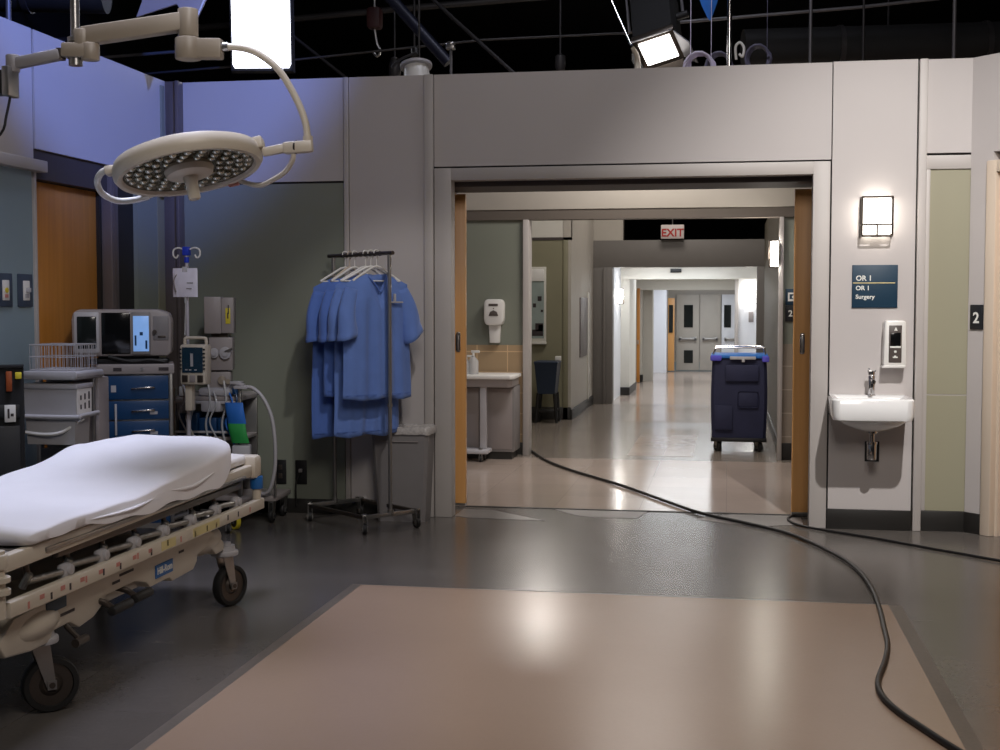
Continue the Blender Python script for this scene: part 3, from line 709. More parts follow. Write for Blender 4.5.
# ------------------------------------------------------------------ things along the left wall
# electrical plates
def plate(y, colr, lab, sw):
    t = thing('wall_plate', lab, 'wall plate', (XL, y, 1.53))
    MB().box(XL, XL+.010, y-.075, y+.075, 1.44, 1.622, .003).build('plate', 'panel_teal_dark', t)
    MB().box(XL+.008, XL+.016, y-.030, y+.034, 1.475, 1.585, .003).build('insert', 'white_plastic', t)
    if sw: MB().box(XL+.014, XL+.04, y-.008, y+.008, 1.52, 1.545, .003).box(XL+.015, XL+.018, y-.02, y+.02, 1.49, 1.512).build('switch', 'light_grey', t)
    else:
        MB().cyl((XL+.014, y+.002, 1.53), (XL+.022, y+.002, 1.53), .014, n=14).build('yellow_button', 'yellow', t)
        MB().box(XL+.014, XL+.019, y-.014, y+.016, 1.49, 1.508).build('pink_strip', 'pink_mark', t)
    return t
mat('panel_teal_dark', rgb(62, 74, 92), .4, var=.04)
plate(6.49, 0, 'dark blue wall plate with a yellow button, farther from the orange door', False)
plate(6.70, 0, 'dark blue wall plate with a toggle switch, right beside the orange door', True)

# dark equipment tower cut by the left edge
EM = Matrix.Translation((-3.752, 6.19, 0)) @ Matrix.Rotation(.50, 4, 'Z')
t = thing('equipment_rack', 'black equipment rack with orange and yellow tags at the left edge', 'rack', (-3.66, 6.12, 0))
MB(EM).box(-.10, .14, 0, .13, .06, 1.12, .006).box(-.10, .14, -.01, .13, 1.12, 1.135, .003).build('housing', 'studio_black', t)
MB(EM).box(-.09, .12, -.012, .002, .30, .82, .004).box(-.09, .12, -.012, .002, .86, .93, .004).build('front_panel', 'sign_black', t)
MB(EM).box(.055, .085, -.02, -.005, 1.0, 1.105, .004).build('orange_tag', 'orange', t)
MB(EM).box(.10, .132, -.02, -.005, 1.065, 1.10, .004).build('yellow_tag', 'yellow', t)
w = MB(EM).box(.045, .10, -.018, -.008, .84, .93, .003).build('white_label', 'white_plastic', t)
MB(EM).box(.06, .07, -.02, -.017, .86, .91).box(.075, .09, -.02, -.017, .87, .885).build('print', 'ink', w)
for x in (-.07, .11):
    for y in (.03, .10): MB(EM).cyl((x, y, 0), (x, y, .07), .028, n=12).build('foot', 'black_rubber', t)

# grey supply cart with a bin on its front
CM = Matrix.Translation((-3.585, 6.53, 0)) @ Matrix.Diagonal((.77, 1, 1, 1))
t = thing('supply_cart', 'grey supply cart with flat lid and white guard rail, under the wire basket', 'cart', (-3.585, 6.53, 0))
MB(CM).box(-.20, .21, .15, .27, .10, 1.05, .006).build('body', 'equip_grey', t)
MB(CM).box(-.205, -.185, .085, .105, .06, 1.05, .003).box(.195, .215, .085, .105, .06, 1.05, .003).build('uprights', 'steel', t)
MB(CM).box(-.19, .20, .075, .10, .12, .66, .004).build('lower_panel', 'grey_plastic', t)
MB(CM).prism([(-.20, 1.065), (-.185, 1.05), (.205, 1.05), (.22, 1.065), (.22, 1.085), (.21, 1.095), (-.19, 1.095), (-.20, 1.085)], -.11, .20, 'XZ', .004).build('lid', 'light_grey', t)
MB(CM).tube([(-.215, .10, .86), (-.215, -.075, .855), (-.19, -.10, .85), (.20, -.10, .85), (.225, -.075, .855), (.225, .12, .86)], .013, 10, smooth=3).build('guard_rail', 'light_grey', t)
MB(CM).tube([(-.20, -.09, .765), (-.04, -.10, .755), (.10, -.10, .77), (.22, -.04, .84)], .010, 8, smooth=4).build('front_band', 'white_plastic', t)
for x in (-.17, .18):
    for y in (.12, .24):
        q = CM @ Vector((x, y, 0)); caster(t, q.x, q.y, .036, .02, plate=False, off=.01)
t = thing('storage_bin', 'grey plastic bin with printed white side label on the front of the supply cart', 'bin', tuple(CM @ Vector((0, 0, .70))))
b = MB(CM); b.loft([[(-.175, -.085, .70), (.18, -.085, .70), (.18, .07, .70), (-.175, .07, .70)], [(-.20, -.09, 1.025), (.205, -.09, 1.025), (.205, .075, 1.025), (-.20, .075, 1.025)]])
b.box(-.208, .212, -.098, .082, 1.0, 1.028, .005)
b.build('tub', 'light_grey', t)
MB(CM).box(-.19, .195, -.095, -.08, .845, .852).build('seam_line', 'ink', t)
l = MB(CM).prism([(-.085, .86), (.065, .86), (.068, 1.0), (-.085, 1.0)], .199, .2095, 'YZ').build('white_label', 'linen', t)
for i in range(3):
    for k in range(2): MB(CM).box(.2085, .211, -.06+i*.045, -.045+i*.045, .89+k*.05, .915+k*.05+.008*i).build('print', 'ink', l)
t = thing('wire_basket', 'open white wire basket on top of the grey supply cart', 'basket', tuple(CM @ Vector((0, 0, 1.095))))
for z, n in ((1.102, 'bottom_frame'), (1.17, 'middle_hoop'), (1.235, 'top_rim')):
    MB(CM).tube([(-.165, -.06, z), (.18, -.06, z), (.18, .17, z), (-.165, .17, z)], .004 if z > 1.2 else .003, 6, closed=True).build(n, 'light_grey', t)
b = MB(CM)
for i in range(13):
    x = -.165+i*.02875
    for y in (-.06, .17): b.cyl((x, y, 1.10), (x, y, 1.235), .0022, n=5)
    b.cyl((x, -.06, 1.10), (x, .17, 1.10), .0022, n=5)
for i in range(1, 9):
    y = -.06+.0255*i
    for x in (-.165, .18): b.cyl((x, y, 1.10), (x, y, 1.235), .0022, n=5)
o = b.build('wires', 'light_grey', t); o['kind'] = 'stuff'

# blue drawer cart
BM = Matrix.Translation((-3.455, 7.22, 0)) @ Matrix.Rotation(.43, 4, 'Z') @ Matrix.Diagonal((.96, .82, 1, 1))
t = thing('drawer_cart', 'silver medical cart with dark blue drawers under the monitor', 'cart', (-3.475, 7.22, 0))
MB(BM).box(-.215, .205, .012, .42, .10, 1.07, .006).box(-.225, -.195, -.01, .43, .08, 1.07, .005).box(.19, .215, -.01, .43, .08, 1.07, .005).build('body', 'steel', t)
MB(BM).box(-.235, .225, -.02, .44, 1.04, 1.10, .008).build('worktop', 'equip_grey', t)
for x, w in ((-.14, .05), (.02, .02), (.13, .06)): MB(BM).box(x, x+w, -.024, -.018, 1.06, 1.08).build('top_label', 'ink' if w > .03 else 'steel', t)
zs = [1.035, .885, .765, .645, .50, .33, .14]
for i in range(6):
    d = MB(BM).box(-.192, .188, -.012, .03, zs[i+1]+.006, zs[i]-.004, .004).build('drawer', 'drawer_blue', t)
    z = (zs[i]+zs[i+1])/2-.005
    MB(BM).tube([(-.03, -.012, z), (-.02, -.03, z), (.09, -.03, z+.006), (.10, -.012, z+.006)], .006, smooth=3).build('pull', 'chrome', d)
    if i < 3: MB(BM).box(.075 if i else -.155, .12 if i else -.125, -.0145, -.011, z-.02, z-.002 if i else z+.02).build('drawer_label', 'light_grey', d)
MB(BM).box(-.135, -.122, -.03, -.012, .68, .865, .003).build('lock_bar', 'light_grey', t)
for x in (-.18, .17):
    for y in (.05, .38):
        q = BM @ Vector((x, y, 0)); caster(t, q.x, q.y, .036, .02, plate=False, off=.01)

# patient monitor
MM = Matrix.Translation((-3.535, 7.22, 0)) @ Matrix.Rotation(.36, 4, 'Z') @ Matrix.Diagonal((.90, .9, 1, 1))
t = thing('patient_monitor', 'wide grey patient monitor with a small lit blue screen standing on the drawer cart', 'monitor', (-3.545, 7.23, 1.10))
poly = [(-.325, 1.165), (-.31, 1.145), (.28, 1.145), (.305, 1.165), (.31, 1.36), (.29, 1.405), (.22, 1.425), (-.28, 1.425), (-.32, 1.405), (-.33, 1.36)]
MB(MM).prism(poly, -.02, .20, 'XZ', .018).build('housing', 'equip_grey', t)
MB(MM).box(-.315, -.15, -.03, .0, 1.165, 1.41, .014).build('side_door', 'light_grey', t)
MB(MM).box(-.295, -.168, -.034, -.02, 1.19, 1.385, .01).build('dark_window', 'glass_dark', t)
MB(MM).box(-.14, .045, -.026, .0, 1.16, 1.405, .006).build('dark_screen', 'screen_off', t)
f = MB(MM).box(.052, .174, -.03, .0, 1.155, 1.41, .008).build('screen_frame', 'grey_plastic', t)
s = MB(MM).box(.063, .163, -.034, -.02, 1.175, 1.385, .003).build('lit_screen', 'screen_blue', f)
MB(MM).box(.072, .084, -.036, -.033, 1.21, 1.27).box(.105, .125, -.036, -.033, 1.27, 1.29).box(.14, .153, -.036, -.033, 1.19, 1.24).build('screen_glyph', 'drawer_blue', s)
MB(MM).box(.19, .29, -.026, .0, 1.24, 1.385, .006).build('keypad', 'grey_plastic', t)
MB(MM).cyl((.20, -.02, 1.29), (.20, -.04, 1.29), .014, n=14).box(.22, .27, -.032, -.02, 1.255, 1.268, .002).build('knob', 'dark_steel', t)
MB(MM).box(-.22, .28, .0, .18, 1.10, 1.13, .006).box(-.16, .22, .03, .15, 1.12, 1.15, .004).build('foot', 'black_plastic', t)
MB(MM).tube([(-.1, -.015, 1.145), (.05, -.03, 1.115), (.16, -.03, 1.125), (.26, -.02, 1.112)], .010, smooth=4).build('front_lead', 'black_rubber', t)

# IV pole with pump and bag
t = thing('iv_pole', 'chrome drip stand with blue top clamp and two white hooks, beside the drawer cart', 'drip stand', (-3.35, 7.72, 0))
MB().cyl((-3.35, 7.72, .12), (-3.35, 7.72, 1.0), .0145, n=14).build('lower_tube', 'metal_bright', t)
MB().cyl((-3.35, 7.72, .98), (-3.35, 7.72, 1.80), .0115, n=14).cyl((-3.35, 7.72, .97), (-3.35, 7.72, 1.02), .019, n=14).build('upper_tube', 'metal_bright', t)
MB().box(-3.372, -3.328, 7.70, 7.74, 1.760, 1.815, .006).cyl((-3.35, 7.72, 1.715), (-3.35, 7.72, 1.75), .016, n=12).build('hook_clamp', 'hook_blue', t)
for s in (-1, 1):
    MB().tube([(-3.35+s*.02, 7.72, 1.798), (-3.35+s*.055, 7.72, 1.808), (-3.35+s*.085, 7.72, 1.795), (-3.35+s*.088, 7.72, 1.76), (-3.35+s*.068, 7.72, 1.745), (-3.35+s*.055, 7.72, 1.765)], .0055, 8, smooth=5).build('hook', 'white_plastic', t)
for k in range(5):
    a = 2*PI*k/5+.3
    lg = MB().tube([(-3.35, 7.72, .13), (-3.35+.1*math.cos(a), 7.72+.1*math.sin(a), .115), (-3.35+.24*math.cos(a), 7.72+.24*math.sin(a), .085)], .014, smooth=3).build('leg', 'steel', t)
    caster(lg, -3.35+.24*math.cos(a), 7.72+.24*math.sin(a), .032, .018, plate=False, off=.008, rot=a)
t = thing('iv_bag', 'clear drip bag hanging on the drip stand', 'drip bag', (-3.348, 7.70, 1.49))
rows = []
for i in range(9):
    v = i/8; zb_ = 1.50+v*.18; th = .016*math.sin(PI*min(1, .12+v*.8))
    rows.append([(-3.348+.082*math.cos(a)*(1 if v < .9 else .98), 7.69+th*math.sin(a), zb_) for a in [2*PI*j/16 for j in range(16)]])
MB().loft(rows).build('pouch', 'bag_film', t)
MB().box(-3.365, -3.33, 7.68, 7.695, 1.655, 1.69, .003).cyl((-3.348, 7.69, 1.46), (-3.348, 7.69, 1.505), .007, n=10).build('port', 'clear_plastic', t)
MB().tube([(-3.40, 7.668, 1.53), (-3.415, 7.668, 1.60), (-3.395, 7.668, 1.64)], .003, 6, smooth=3).box(-3.335, -3.30, 7.672, 7.675, 1.55, 1.555).box(-3.33, -3.29, 7.672, 7.675, 1.585, 1.59).build('print', 'grey_plastic', t)
MB().tube([(-3.348, 7.69, 1.47), (-3.352, 7.69, 1.35), (-3.342, 7.66, 1.26)], .003, 6, smooth=4).build('drip_line', 'clear_plastic', t)
t = thing('infusion_pump', 'beige infusion pump with dark screen and top handle clamped to the drip stand', 'pump', (-3.29, 7.64, .95))
MB(Matrix.Translation((.022, 0, 0))).box(-3.375, -3.205, 7.60, 7.70, .955, 1.205, .014).build('housing', 'off_white', t)
MB(Matrix.Translation((.022, 0, 0))).tube([(-3.36, 7.65, 1.195), (-3.36, 7.65, 1.232), (-3.345, 7.65, 1.245), (-3.235, 7.65, 1.245), (-3.22, 7.65, 1.232), (-3.22, 7.65, 1.195)], .010, 10, smooth=3).build('top_handle', 'off_white', t)
s = MB(Matrix.Translation((.022, 0, 0))).box(-3.358, -3.222, 7.593, 7.605, 1.03, 1.188, .004).build('display', 'screen_pump', t)
MB(Matrix.Translation((.022, 0, 0))).box(-3.30, -3.283, 7.590, 7.594, 1.07, 1.15).box(-3.335, -3.32, 7.590, 7.594, 1.045, 1.052).box(-3.31, -3.295, 7.590, 7.594, 1.045, 1.052).box(-3.275, -3.26, 7.590, 7.594, 1.045, 1.052).build('display_marks', 'light_grey', s)
b = MB(Matrix.Translation((.022, 0, 0)))
for i in range(6):
    b.box(-3.372, -3.362, 7.590, 7.602, 1.05+i*.024, 1.060+i*.024, .001).box(-3.218, -3.208, 7.590, 7.602, 1.05+i*.024, 1.060+i*.024, .001)
b.build('soft_keys', 'sign_black', t)
for i, m in enumerate(('dark_steel', 'equip_grey', 'dark_steel')): MB(Matrix.Translation((.022, 0, 0))).box(-3.358+i*.05, -3.322+i*.05, 7.592, 7.604, .972, 1.015, .003).build('button', m, t)
MB(Matrix.Translation((.022, 0, 0))).box(-3.372, -3.33, 7.69, 7.74, 1.05, 1.12, .006).cyl((-3.38, 7.715, 1.085), (-3.41, 7.715, 1.085), .014, n=12).build('pole_clamp', 'black_plastic', t)
MB(Matrix.Translation((.022, 0, 0))).box(-3.36, -3.315, 7.64, 7.70, .79, .96, .006).build('side_module', 'off_white', t)

# anaesthesia machine
t = thing('anaesthesia_machine', 'tall grey anaesthesia machine with stacked modules and a yellow-rimmed caster behind the drip stand', 'medical machine', (-3.35, 8.25, 0))
AM = Matrix.Translation((-3.345, 8.17, 0)) @ Matrix.Rotation(.06, 4, 'Z')
AN = Matrix.Translation((-3.335, 8.19, 0)) @ Matrix.Rotation(.30, 4, 'Z') @ Matrix.Diagonal((.9, .8, 1, 1))
b1 = MB(AN).box(-.105, .02, .0, .26, 1.26, 1.505, .008).box(.02, .11, .015, .26, 1.262, 1.50, .006).build('upper_module', 'equip_grey', t)
MB(AN).box(.05, .085, .008, .018, 1.325, 1.43, .002).build('yellow_label', 'yellow', b1)
MB(AN).box(.063, .072, .004, .009, 1.36, 1.40).box(.068, .076, .004, .009, 1.39, 1.45).build('print', 'ink', b1)
b2 = MB(AN).box(-.075, .10, .01, .24, 1.015, 1.235, .008).build('valve_module', 'equip_grey', t)
for x, r in ((-.035, .034), (.045, .042)): MB(AN).cyl((x, .012, 1.13), (x, -.02, 1.13), r, n=20, bev=.005).cyl((x, -.018, 1.13), (x, -.035, 1.13), r*.5, n=14).build('dial', 'light_grey', b2)
MB(AN).cyl((.045, -.03, 1.14), (.10, -.04, 1.16), .008, n=8).build('lever', 'steel', b2)
b3 = MB(AN).box(-.08, .085, .02, .22, .895, 1.005, .01).build('vaporiser', 'equip_grey', t)
MB(AN).cyl((.02, .02, .95), (.02, -.015, .95), .03, n=16, bev=.004).cyl((.065, .02, .94), (.065, -.01, .94), .018, n=12).build('dial', 'warm_grey', b3)
MB(AN).box(-.06, .06, .08, .22, .86, 1.5).build('column', 'dark_steel', t)
MB(AM).box(-.30, .17, -.02, .36, .815, .845, .006).box(-.30, .17, -.02, .36, .55, .575, .006).box(-.30, .17, -.02, .36, .30, .325, .006).build('shelf', 'equip_grey', t)
MB(AM).box(-.30, -.275, -.02, .01, .18, .90, .004).box(.145, .17, -.02, .01, .18, .90, .004).box(-.30, .17, .33, .36, .18, .86, .004).build('frame', 'steel', t)
MB(AM).box(-.12, .10, -.03, .12, .845, .90, .02).box(-.1, .04, -.04, .1, .74, .815, .015).build('absorber', 'light_grey', t)
for x0, x1 in ((-.26, -.13), (-.12, .0), (.01, .12)): MB(AM).box(x0, x1, -.015, .2, .585, .70 if x0 > -.2 else .73, .008).build('blue_bin', 'drawer_blue', t)
for x in (-.16, -.05, .06): MB(AM).tube([(x, -.03, .95), (x+.02, -.05, .80), (x-.01, -.05, .66), (x+.02, -.05, .5)], .007, 8, smooth=5).build('hose', 'clear_plastic', t)
MB(AM).box(-.30, .40, .0, .36, .145, .18, .008).build('base', 'equip_grey', t)
MB(AM).tube([(.08, .03, .90), (.14, -.01, .925), (.20, -.03, .915)], .016, smooth=4).box(.13, .22, -.05, .02, .895, .915, .004).box(.10, .17, -.03, .05, .925, .945, .004).build('breathing_arm', 'light_grey', t)
MB(AM).tube([(.20, -.03, .91), (.26, -.03, .90), (.33, -.03, .83), (.385, -.03, .70), (.405, -.03, .52), (.40, -.03, .36), (.37, -.03, .24), (.33, -.02, .20), (.27, .0, .20)], .0125, 10, smooth=7).build('corrugated_hose', 'light_grey', t)
MB(AM).cyl((.395, -.01, .18), (.395, -.01, .43), .009, n=10).build('hose_post', 'steel', t)
MB(AM).box(.12, .155, -.045, -.02, .86, .905, .004).build('blue_connector', 'drawer_blue', t)
for x, y in ((-.26, .05), (-.26, .32), (.36, .04), (.36, .32)):
    q = AM @ Vector((x, y, 0)); caster(t, q.x, q.y, .045, .024, plate=False, off=.012, hub='black_plastic')
q = AM @ Vector((.21, -.25, 0))
caster(t, q.x-.02, q.y, .055, .028, plate=False, tyre='yellow', off=.012, rot=.9)
MB(AM).box(.17, .24, -.27, .02, .155, .185, .008).build('outrigger', 'equip_grey', t)
for i, (x, z, m) in enumerate(((-.22, .93, 'light_grey'), (-.17, .90, 'white_plastic'), (.10, .87, 'bright_blue'), (-.01, .88, 'clear_plastic'), (.13, .90, 'drawer_blue'))):
    MB(AM).tube([(x, -.04, z), (x+.03, -.07, z-.08), (x-.02, -.06, z-.2), (x+.03, -.05, z-.33), (x+.02, -.03, z-.42)], .006, 8, smooth=5).build('lead', m, t)
MB(AM).box(-.25, -.16, -.03, .02, .845, .91, .008).box(-.24, -.20, -.035, -.028, .86, .90, .003).build('gauge_box', 'white_plastic', t)
MB(AM).box(-.28, .15, -.035, -.02, .795, .815, .004).box(-.28, .15, -.035, -.02, .60, .615, .004).build('front_rail', 'light_grey', t)
# pouches hung at its side
def pouch(name, lab, m, x0, z0, z1, w, y, lean):
    o = MB()
    rows = []
    for i in range(7):
        v = i/6; z = z1+(z0-z1)*v; sh = lean*v; th = .008+.012*math.sin(PI*v)
        rows.append([(x0+sh+w*.5+w*.5*math.cos(a), y+th*math.sin(a)+.004*math.sin(5*v+3*math.cos(a)), z) for a in [2*PI*j/14 for j in range(14)]])
    o.loft(rows)
    return tag(o.build(name, m), lab, 'pouch')
pouch('hanging_pouch', 'bright blue plastic pouch hung on the anaesthesia machine above the green one', 'bright_blue', -3.255, .67, .81, .125, 8.085, .02)
pouch('hanging_pouch', 'green plastic pouch hung directly below the bright blue one', 'cloth_green', -3.232, .545, .672, .12, 8.075, .025)
t = tag(MB(Matrix.Translation((-3.135, 8.06, 0)) @ Matrix.Rotation(.3, 4, 'Z')).box(-.06, .06, -.02, .10, .33, .53, .01).build('waste_box', 'light_grey'), 'small pale grey box under the green pouch at the end of the stretcher', 'box')
# wall outlets, low on the back wall
for x, lab in ((-3.075, 'dark low wall outlet with empty sockets, nearer the stretcher'), (-2.925, 'dark low wall outlet with a plugged-in lead, nearer the garment rack')):
    o = thing('wall_outlet', lab, 'outlet', (x, YB, .28))
    MB().box(x-.042, x+.042, YB-.008, YB, .20, .37, .003).build('plate', 'black_plastic', o)
    if x > -3: MB().box(x-.012, x+.012, YB-.03, YB-.006, .285, .31, .004).build('plug', 'grey_plastic', o); MB().tube([(x-.005, YB-.02, .285), (x-.03, YB-.03, .2), (x-.03, YB-.025, .05)], .006, smooth=4).build('lead', 'cable', o)
    else: MB().box(x-.014, x+.014, YB-.012, YB-.007, .30, .335, .002).box(x-.014, x+.014, YB-.012, YB-.007, .24, .275, .002).build('socket', 'dark_steel', o)
# ------------------------------------------------------------------ rolling garment rack with scrubs
RM = Matrix(((.65, -.76, 0, -2.352), (.76, .65, 0, 8.235), (0, 0, 1, 0), (0, 0, 0, 1)))
rk = thing('garment_rack', 'chrome rolling garment rack holding blue scrubs in front of the green panel', 'garment rack', (-2.352, 8.235, 0))
for y in (-.30, .36):
    MB(RM).cyl((0, y, .115), (0, y, 1.77), .0125, n=14).cyl((0, y, .11), (0, y, .14), .02, n=14).cyl((0, y, .80), (0, y, .82), .016, n=12).build('upright', 'steel', rk)
    MB(RM).box(-.215, .215, y-.013, y+.013, .095, .122, .004).build('end_foot', 'steel', rk)
    for x in (-.20, .20):
        q = RM @ Vector((x, y, 0)); c = caster(rk, q.x, q.y, .036, .022, plate=False, off=.010, rot=.6+x)
MB(RM).box(-.219, -.191, -.30, .36, .097, .120, .004).box(.191, .219, -.30, .36, .097, .120, .004).build('base_bar', 'dark_steel', rk)
b = MB(RM).cyl((0, -.34, 1.78), (0, .42, 1.78), .013, n=14)
for i in range(9): b.cyl((0, -.20+i*.055, 1.78), (0, -.185+i*.055, 1.78), .016, n=14)
b.build('top_rail', 'dark_steel', rk)

def hanger(y, tilt=0., m='white_plastic'):
    b = MB(RM @ Matrix.Translation((0, y, 0)) @ Matrix.Rotation(tilt, 4, 'Z'))
    b.tube([(-.02, 0, 1.782), (-.016, 0, 1.800), (0, 0, 1.806), (.016, 0, 1.80), (.020, 0, 1.782), (.010, 0, 1.758), (0, 0, 1.74), (0, 0, 1.70)], .0032, 6, smooth=4)
    b.tube([(-.19, 0, 1.605), (-.10, 0, 1.655), (0, 0, 1.70), (.10, 0, 1.655), (.19, 0, 1.605)], .0075, 8, smooth=3).cyl((-.19, 0, 1.605), (.19, 0, 1.605), .005, n=8)
    return b.build('hanger', m)
def scrub(y, hem, top, hw, m, lab, seed=0., tilt=0., sl=1., clip=False, dep=.05):
    M = RM @ Matrix.Translation((0 if y < .05 else -.02*y/.2, y, 0)) @ Matrix.Rotation(tilt, 4, 'Z')
    t = thing('scrub_top', lab, 'scrub top', tuple(M @ Vector((0, 0, hem))), 'blue scrubs on the garment rack')
    N_, K = 40, 30
    t_ = bmesh.new()
    for sgn in (-1, 1):
        V = []
        for i in range(K+1):
            v = i/K; row = []
            for j in range(N_+1):
                u = -1+2*j/N_
                au = abs(u)
                zt = top-.085*au**1.25
                if au < .30: zt -= (.13 if sgn < 0 else .025)*(1-au/.30)
                z = zt+(hem-zt)*v
                w = hw*(1+.10*v)
                base = math.sqrt(max(0, 1-u*u))
                d = dep*base*min(1, .12+v*5)*(1 if au > .3 or v > .02 else 1)
                if v == 0: d = 0 if au >= .30 else .03*math.sqrt(1-(au/.30)**2)+.0
                fold = (.010*math.sin(u*8+seed*3+1.5*v)+.008*math.sin(u*17+seed*7))*min(1, v*2.2)*base
                if sgn > 0: fold = -fold
                x = u*w+.006*math.sin(z*7+seed)*v
                row.append(t_.verts.new(M @ Vector((x, sgn*(d)+fold*1.0, z+.008*math.sin(u*6+seed)*v))))
            V.append(row)
        for A, B in zip(V[:-1], V[1:]):
            for j in range(N_): t_.faces.new((A[j], A[j+1], B[j+1], B[j]) if sgn < 0 else (A[j+1], A[j], B[j], B[j+1]))
    bmesh.ops.remove_doubles(t_, verts=t_.verts, dist=.0015)
    b = MB(); me = bpy.data.meshes.new('t'); t_.to_mesh(me); t_.free(); b.bm.from_mesh(me); bpy.data.meshes.remove(me)
    b.build('body', m, t, 75, .003)
    for s in (-1, 1):
        b = MB(M); rings = []
        p0 = Vector((s*(hw-.055), 0, top-.115)); p1 = Vector((s*(hw+.018*sl), -.045, top-.43)); ax = (p1-p0).normalized(); sx = Vector((-ax.z*s, 0, ax.x*s))*s
        for i in range(13):
            v = i/12; c = p0.lerp(p1, v)+Vector((s*.022*math.sin(PI*min(1, v*1.2)), 0, .0))
            ra = .053+.017*v; rb = .028+.026*v
            rings.append([c+sx*ra*math.cos(a)*1.0+Vector((0, 1, 0))*(rb*math.sin(a)+.007*math.sin(3*a+seed+v*4)*v)+Vector((0, 0, .03*math.cos(a)*v)) for a in [2*PI*j/22 for j in range(22)]])
        b.loft(rings, caps=False)
        b.build('sleeve', m, t, 75, .003)
    MB(M).tube([(-.072*hw/.24, -.012, top-.035), (-.035, -.034, top-.085), (0, -.042, top-.135), (.035, -.034, top-.085), (.072*hw/.24, -.012, top-.035)], .0045, 6, smooth=3).build('neck_trim', 'scrub_dark', t)
    MB(M).tube([(u*hw*1.1, -dep*math.sqrt(max(0, 1-u*u))-.006, hem+.03) for u in [-.95+.1*i for i in range(20)]], .0022, 5).build('hem_stitch', 'scrub_dark', t)
    if clip:
        MB(M).box(.05, .16, -.075, -.06, top-.205, top-.195, .003).box(.085, .10, -.078, -.062, top-.20, top-.145, .003).build('white_clip', 'light_grey', t)
    return t
scrub(-.155, .845, 1.668, .25, 'scrub_blue', 'front blue scrub top facing the room, shorter hem, with a pale clip at its neck', 1.0, .05, clip=True)
scrub(-.03, .60, 1.662, .225, 'scrub_blue', 'long blue scrub gown directly behind the front scrub top, hem below it', 2.3, -.04)
scrub(.10, .86, 1.655, .225, 'scrub_dark', 'third scrub top from the front of the garment rack, darker and short', 3.1, .08)
scrub(.215, .575, 1.65, .22, 'scrub_dark', 'rearmost blue scrub gown, at the far left of the rack, hanging lowest', 4.7, -.03)
for y, ti, lab in ((-.155, .05, 'white hanger inside the front blue scrub top'), (-.03, -.04, 'white hanger inside the second scrub from the front'), (.10, .08, 'white hanger inside the third scrub from the front'), (.215, -.03, 'white hanger inside the rearmost scrub gown')):
    tag(hanger(y, ti), lab, 'hanger', 'hangers on the garment rack')
tag(hanger(-.09, -.35), 'empty white hanger turned askew between the two front scrubs', 'hanger', 'hangers on the garment rack')
tag(hanger(.16, .3, 'casing_cream'), 'empty beige hanger turned askew between the two rear scrubs', 'hanger', 'hangers on the garment rack')

# grey waste bin
t = thing('waste_bin', 'tall grey waste bin with a pale liner, between garment rack and doorway', 'waste bin', (-2.15, 8.49, 0))
b = MB()
def sq(x0, x1, y0, y1, z, c=.02): return [(x0+c, y0, z), (x1-c, y0, z), (x1, y0+c, z), (x1, y1-c, z), (x1-c, y1, z), (x0+c, y1, z), (x0, y1-c, z), (x0, y0+c, z)]
b.loft([sq(-2.31, -1.985, 8.40, 8.595, 0), sq(-2.345, -1.955, 8.375, 8.605, .60), sq(-2.355, -1.945, 8.365, 8.61, .602), sq(-2.355, -1.945, 8.365, 8.61, .625), sq(-2.335, -1.965, 8.385, 8.595, .625), sq(-2.31, -1.985, 8.41, 8.58, .05)])
b.build('bin_body', 'grey_plastic', t)
rows = []
for k, (e, z) in enumerate(((.004, .59), (.006, .632), (-.006, .640), (-.02, .63), (-.03, .50))):
    ring = []
    for (x, y, zz_) in sq(-2.355-e, -1.945+e, 8.365-e, 8.61+e, z):
        ring.append((x, y, z))
    big = []
    for i in range(8):
        a = Vector(ring[i]); c = Vector(ring[(i+1) % 8]); n_ = max(1, int((c-a).length/.02))
        for q in range(n_):
            p = a.lerp(c, q/n_); big.append(p)
    rows.append(big)
n_ = min(len(r) for r in rows)
rows = [[r[int(i*len(r)/n_)]+Vector((0, 0, .008*mnoise.noise((i*.9, k*3, 1)))) for i in range(n_)] for k, r in enumerate(rows)]
MB().loft(rows, caps=False).build('liner', 'liner', t, 70)
MB().box(-2.27, -2.02, 8.365, 8.372, .54, .545).build('moulded_line', 'equip_grey', t)
# ------------------------------------------------------------------ right-hand pilaster: sconce, sign, dispenser, sink
PF = YB-.02
def sconce(M, lab, m='lamp_white', s=1.):
    """wall lamp in local x (width), y (out of the wall is -y), z up from its foot"""
    t = thing('wall_lamp', lab, 'wall lamp', tuple(M @ Vector((0, 0, 0))))
    w, h, d = .093*s, .245*s, .085*s
    MB(M).box(-w+.006, w-.006, -d, -.006, .012, h-.008, .006).build('glass_shade', m, t)
    b = MB(M); r = .0062*s+.001
    for z in (.0, .072*s, h): 
        b.tube([(-w, -.004, z), (-w, -d-.004, z), (w, -d-.004, z), (w, -.004, z)], r, 6)
    for x in (-w, w): b.cyl((x, -d-.004, 0), (x, -d-.004, h), r, n=6).cyl((x, -.006, 0), (x, -.006, h), r, n=6)
    b.cyl((0, -d-.004, 0), (0, -d-.004, .072*s), r, n=6).box(-.03, .03, -d-.006, -.03, -.006, .004, .002)
    b.build('metal_frame', 'dark_steel', t)
    MB(M).box(-w*.8, w*.8, -.006, 0, .02, h-.02).build('back_plate', 'steel', t)
    return t
sconce(Matrix.Translation((.922, PF, 1.887)), 'square lit wall lamp above the navy sign')
t = thing('room_sign', 'navy blue room sign with white lettering below the wall lamp', 'sign', (.922, PF, 1.432))
p = MB().box(.780, 1.063, PF-.010, PF, 1.432, 1.706, .002).build('sign_panel', 'sign_blue', t)
text('OR 1', .046, face_y(.803, PF-.0105, 1.606), 'letter_white', 'lettering', p)
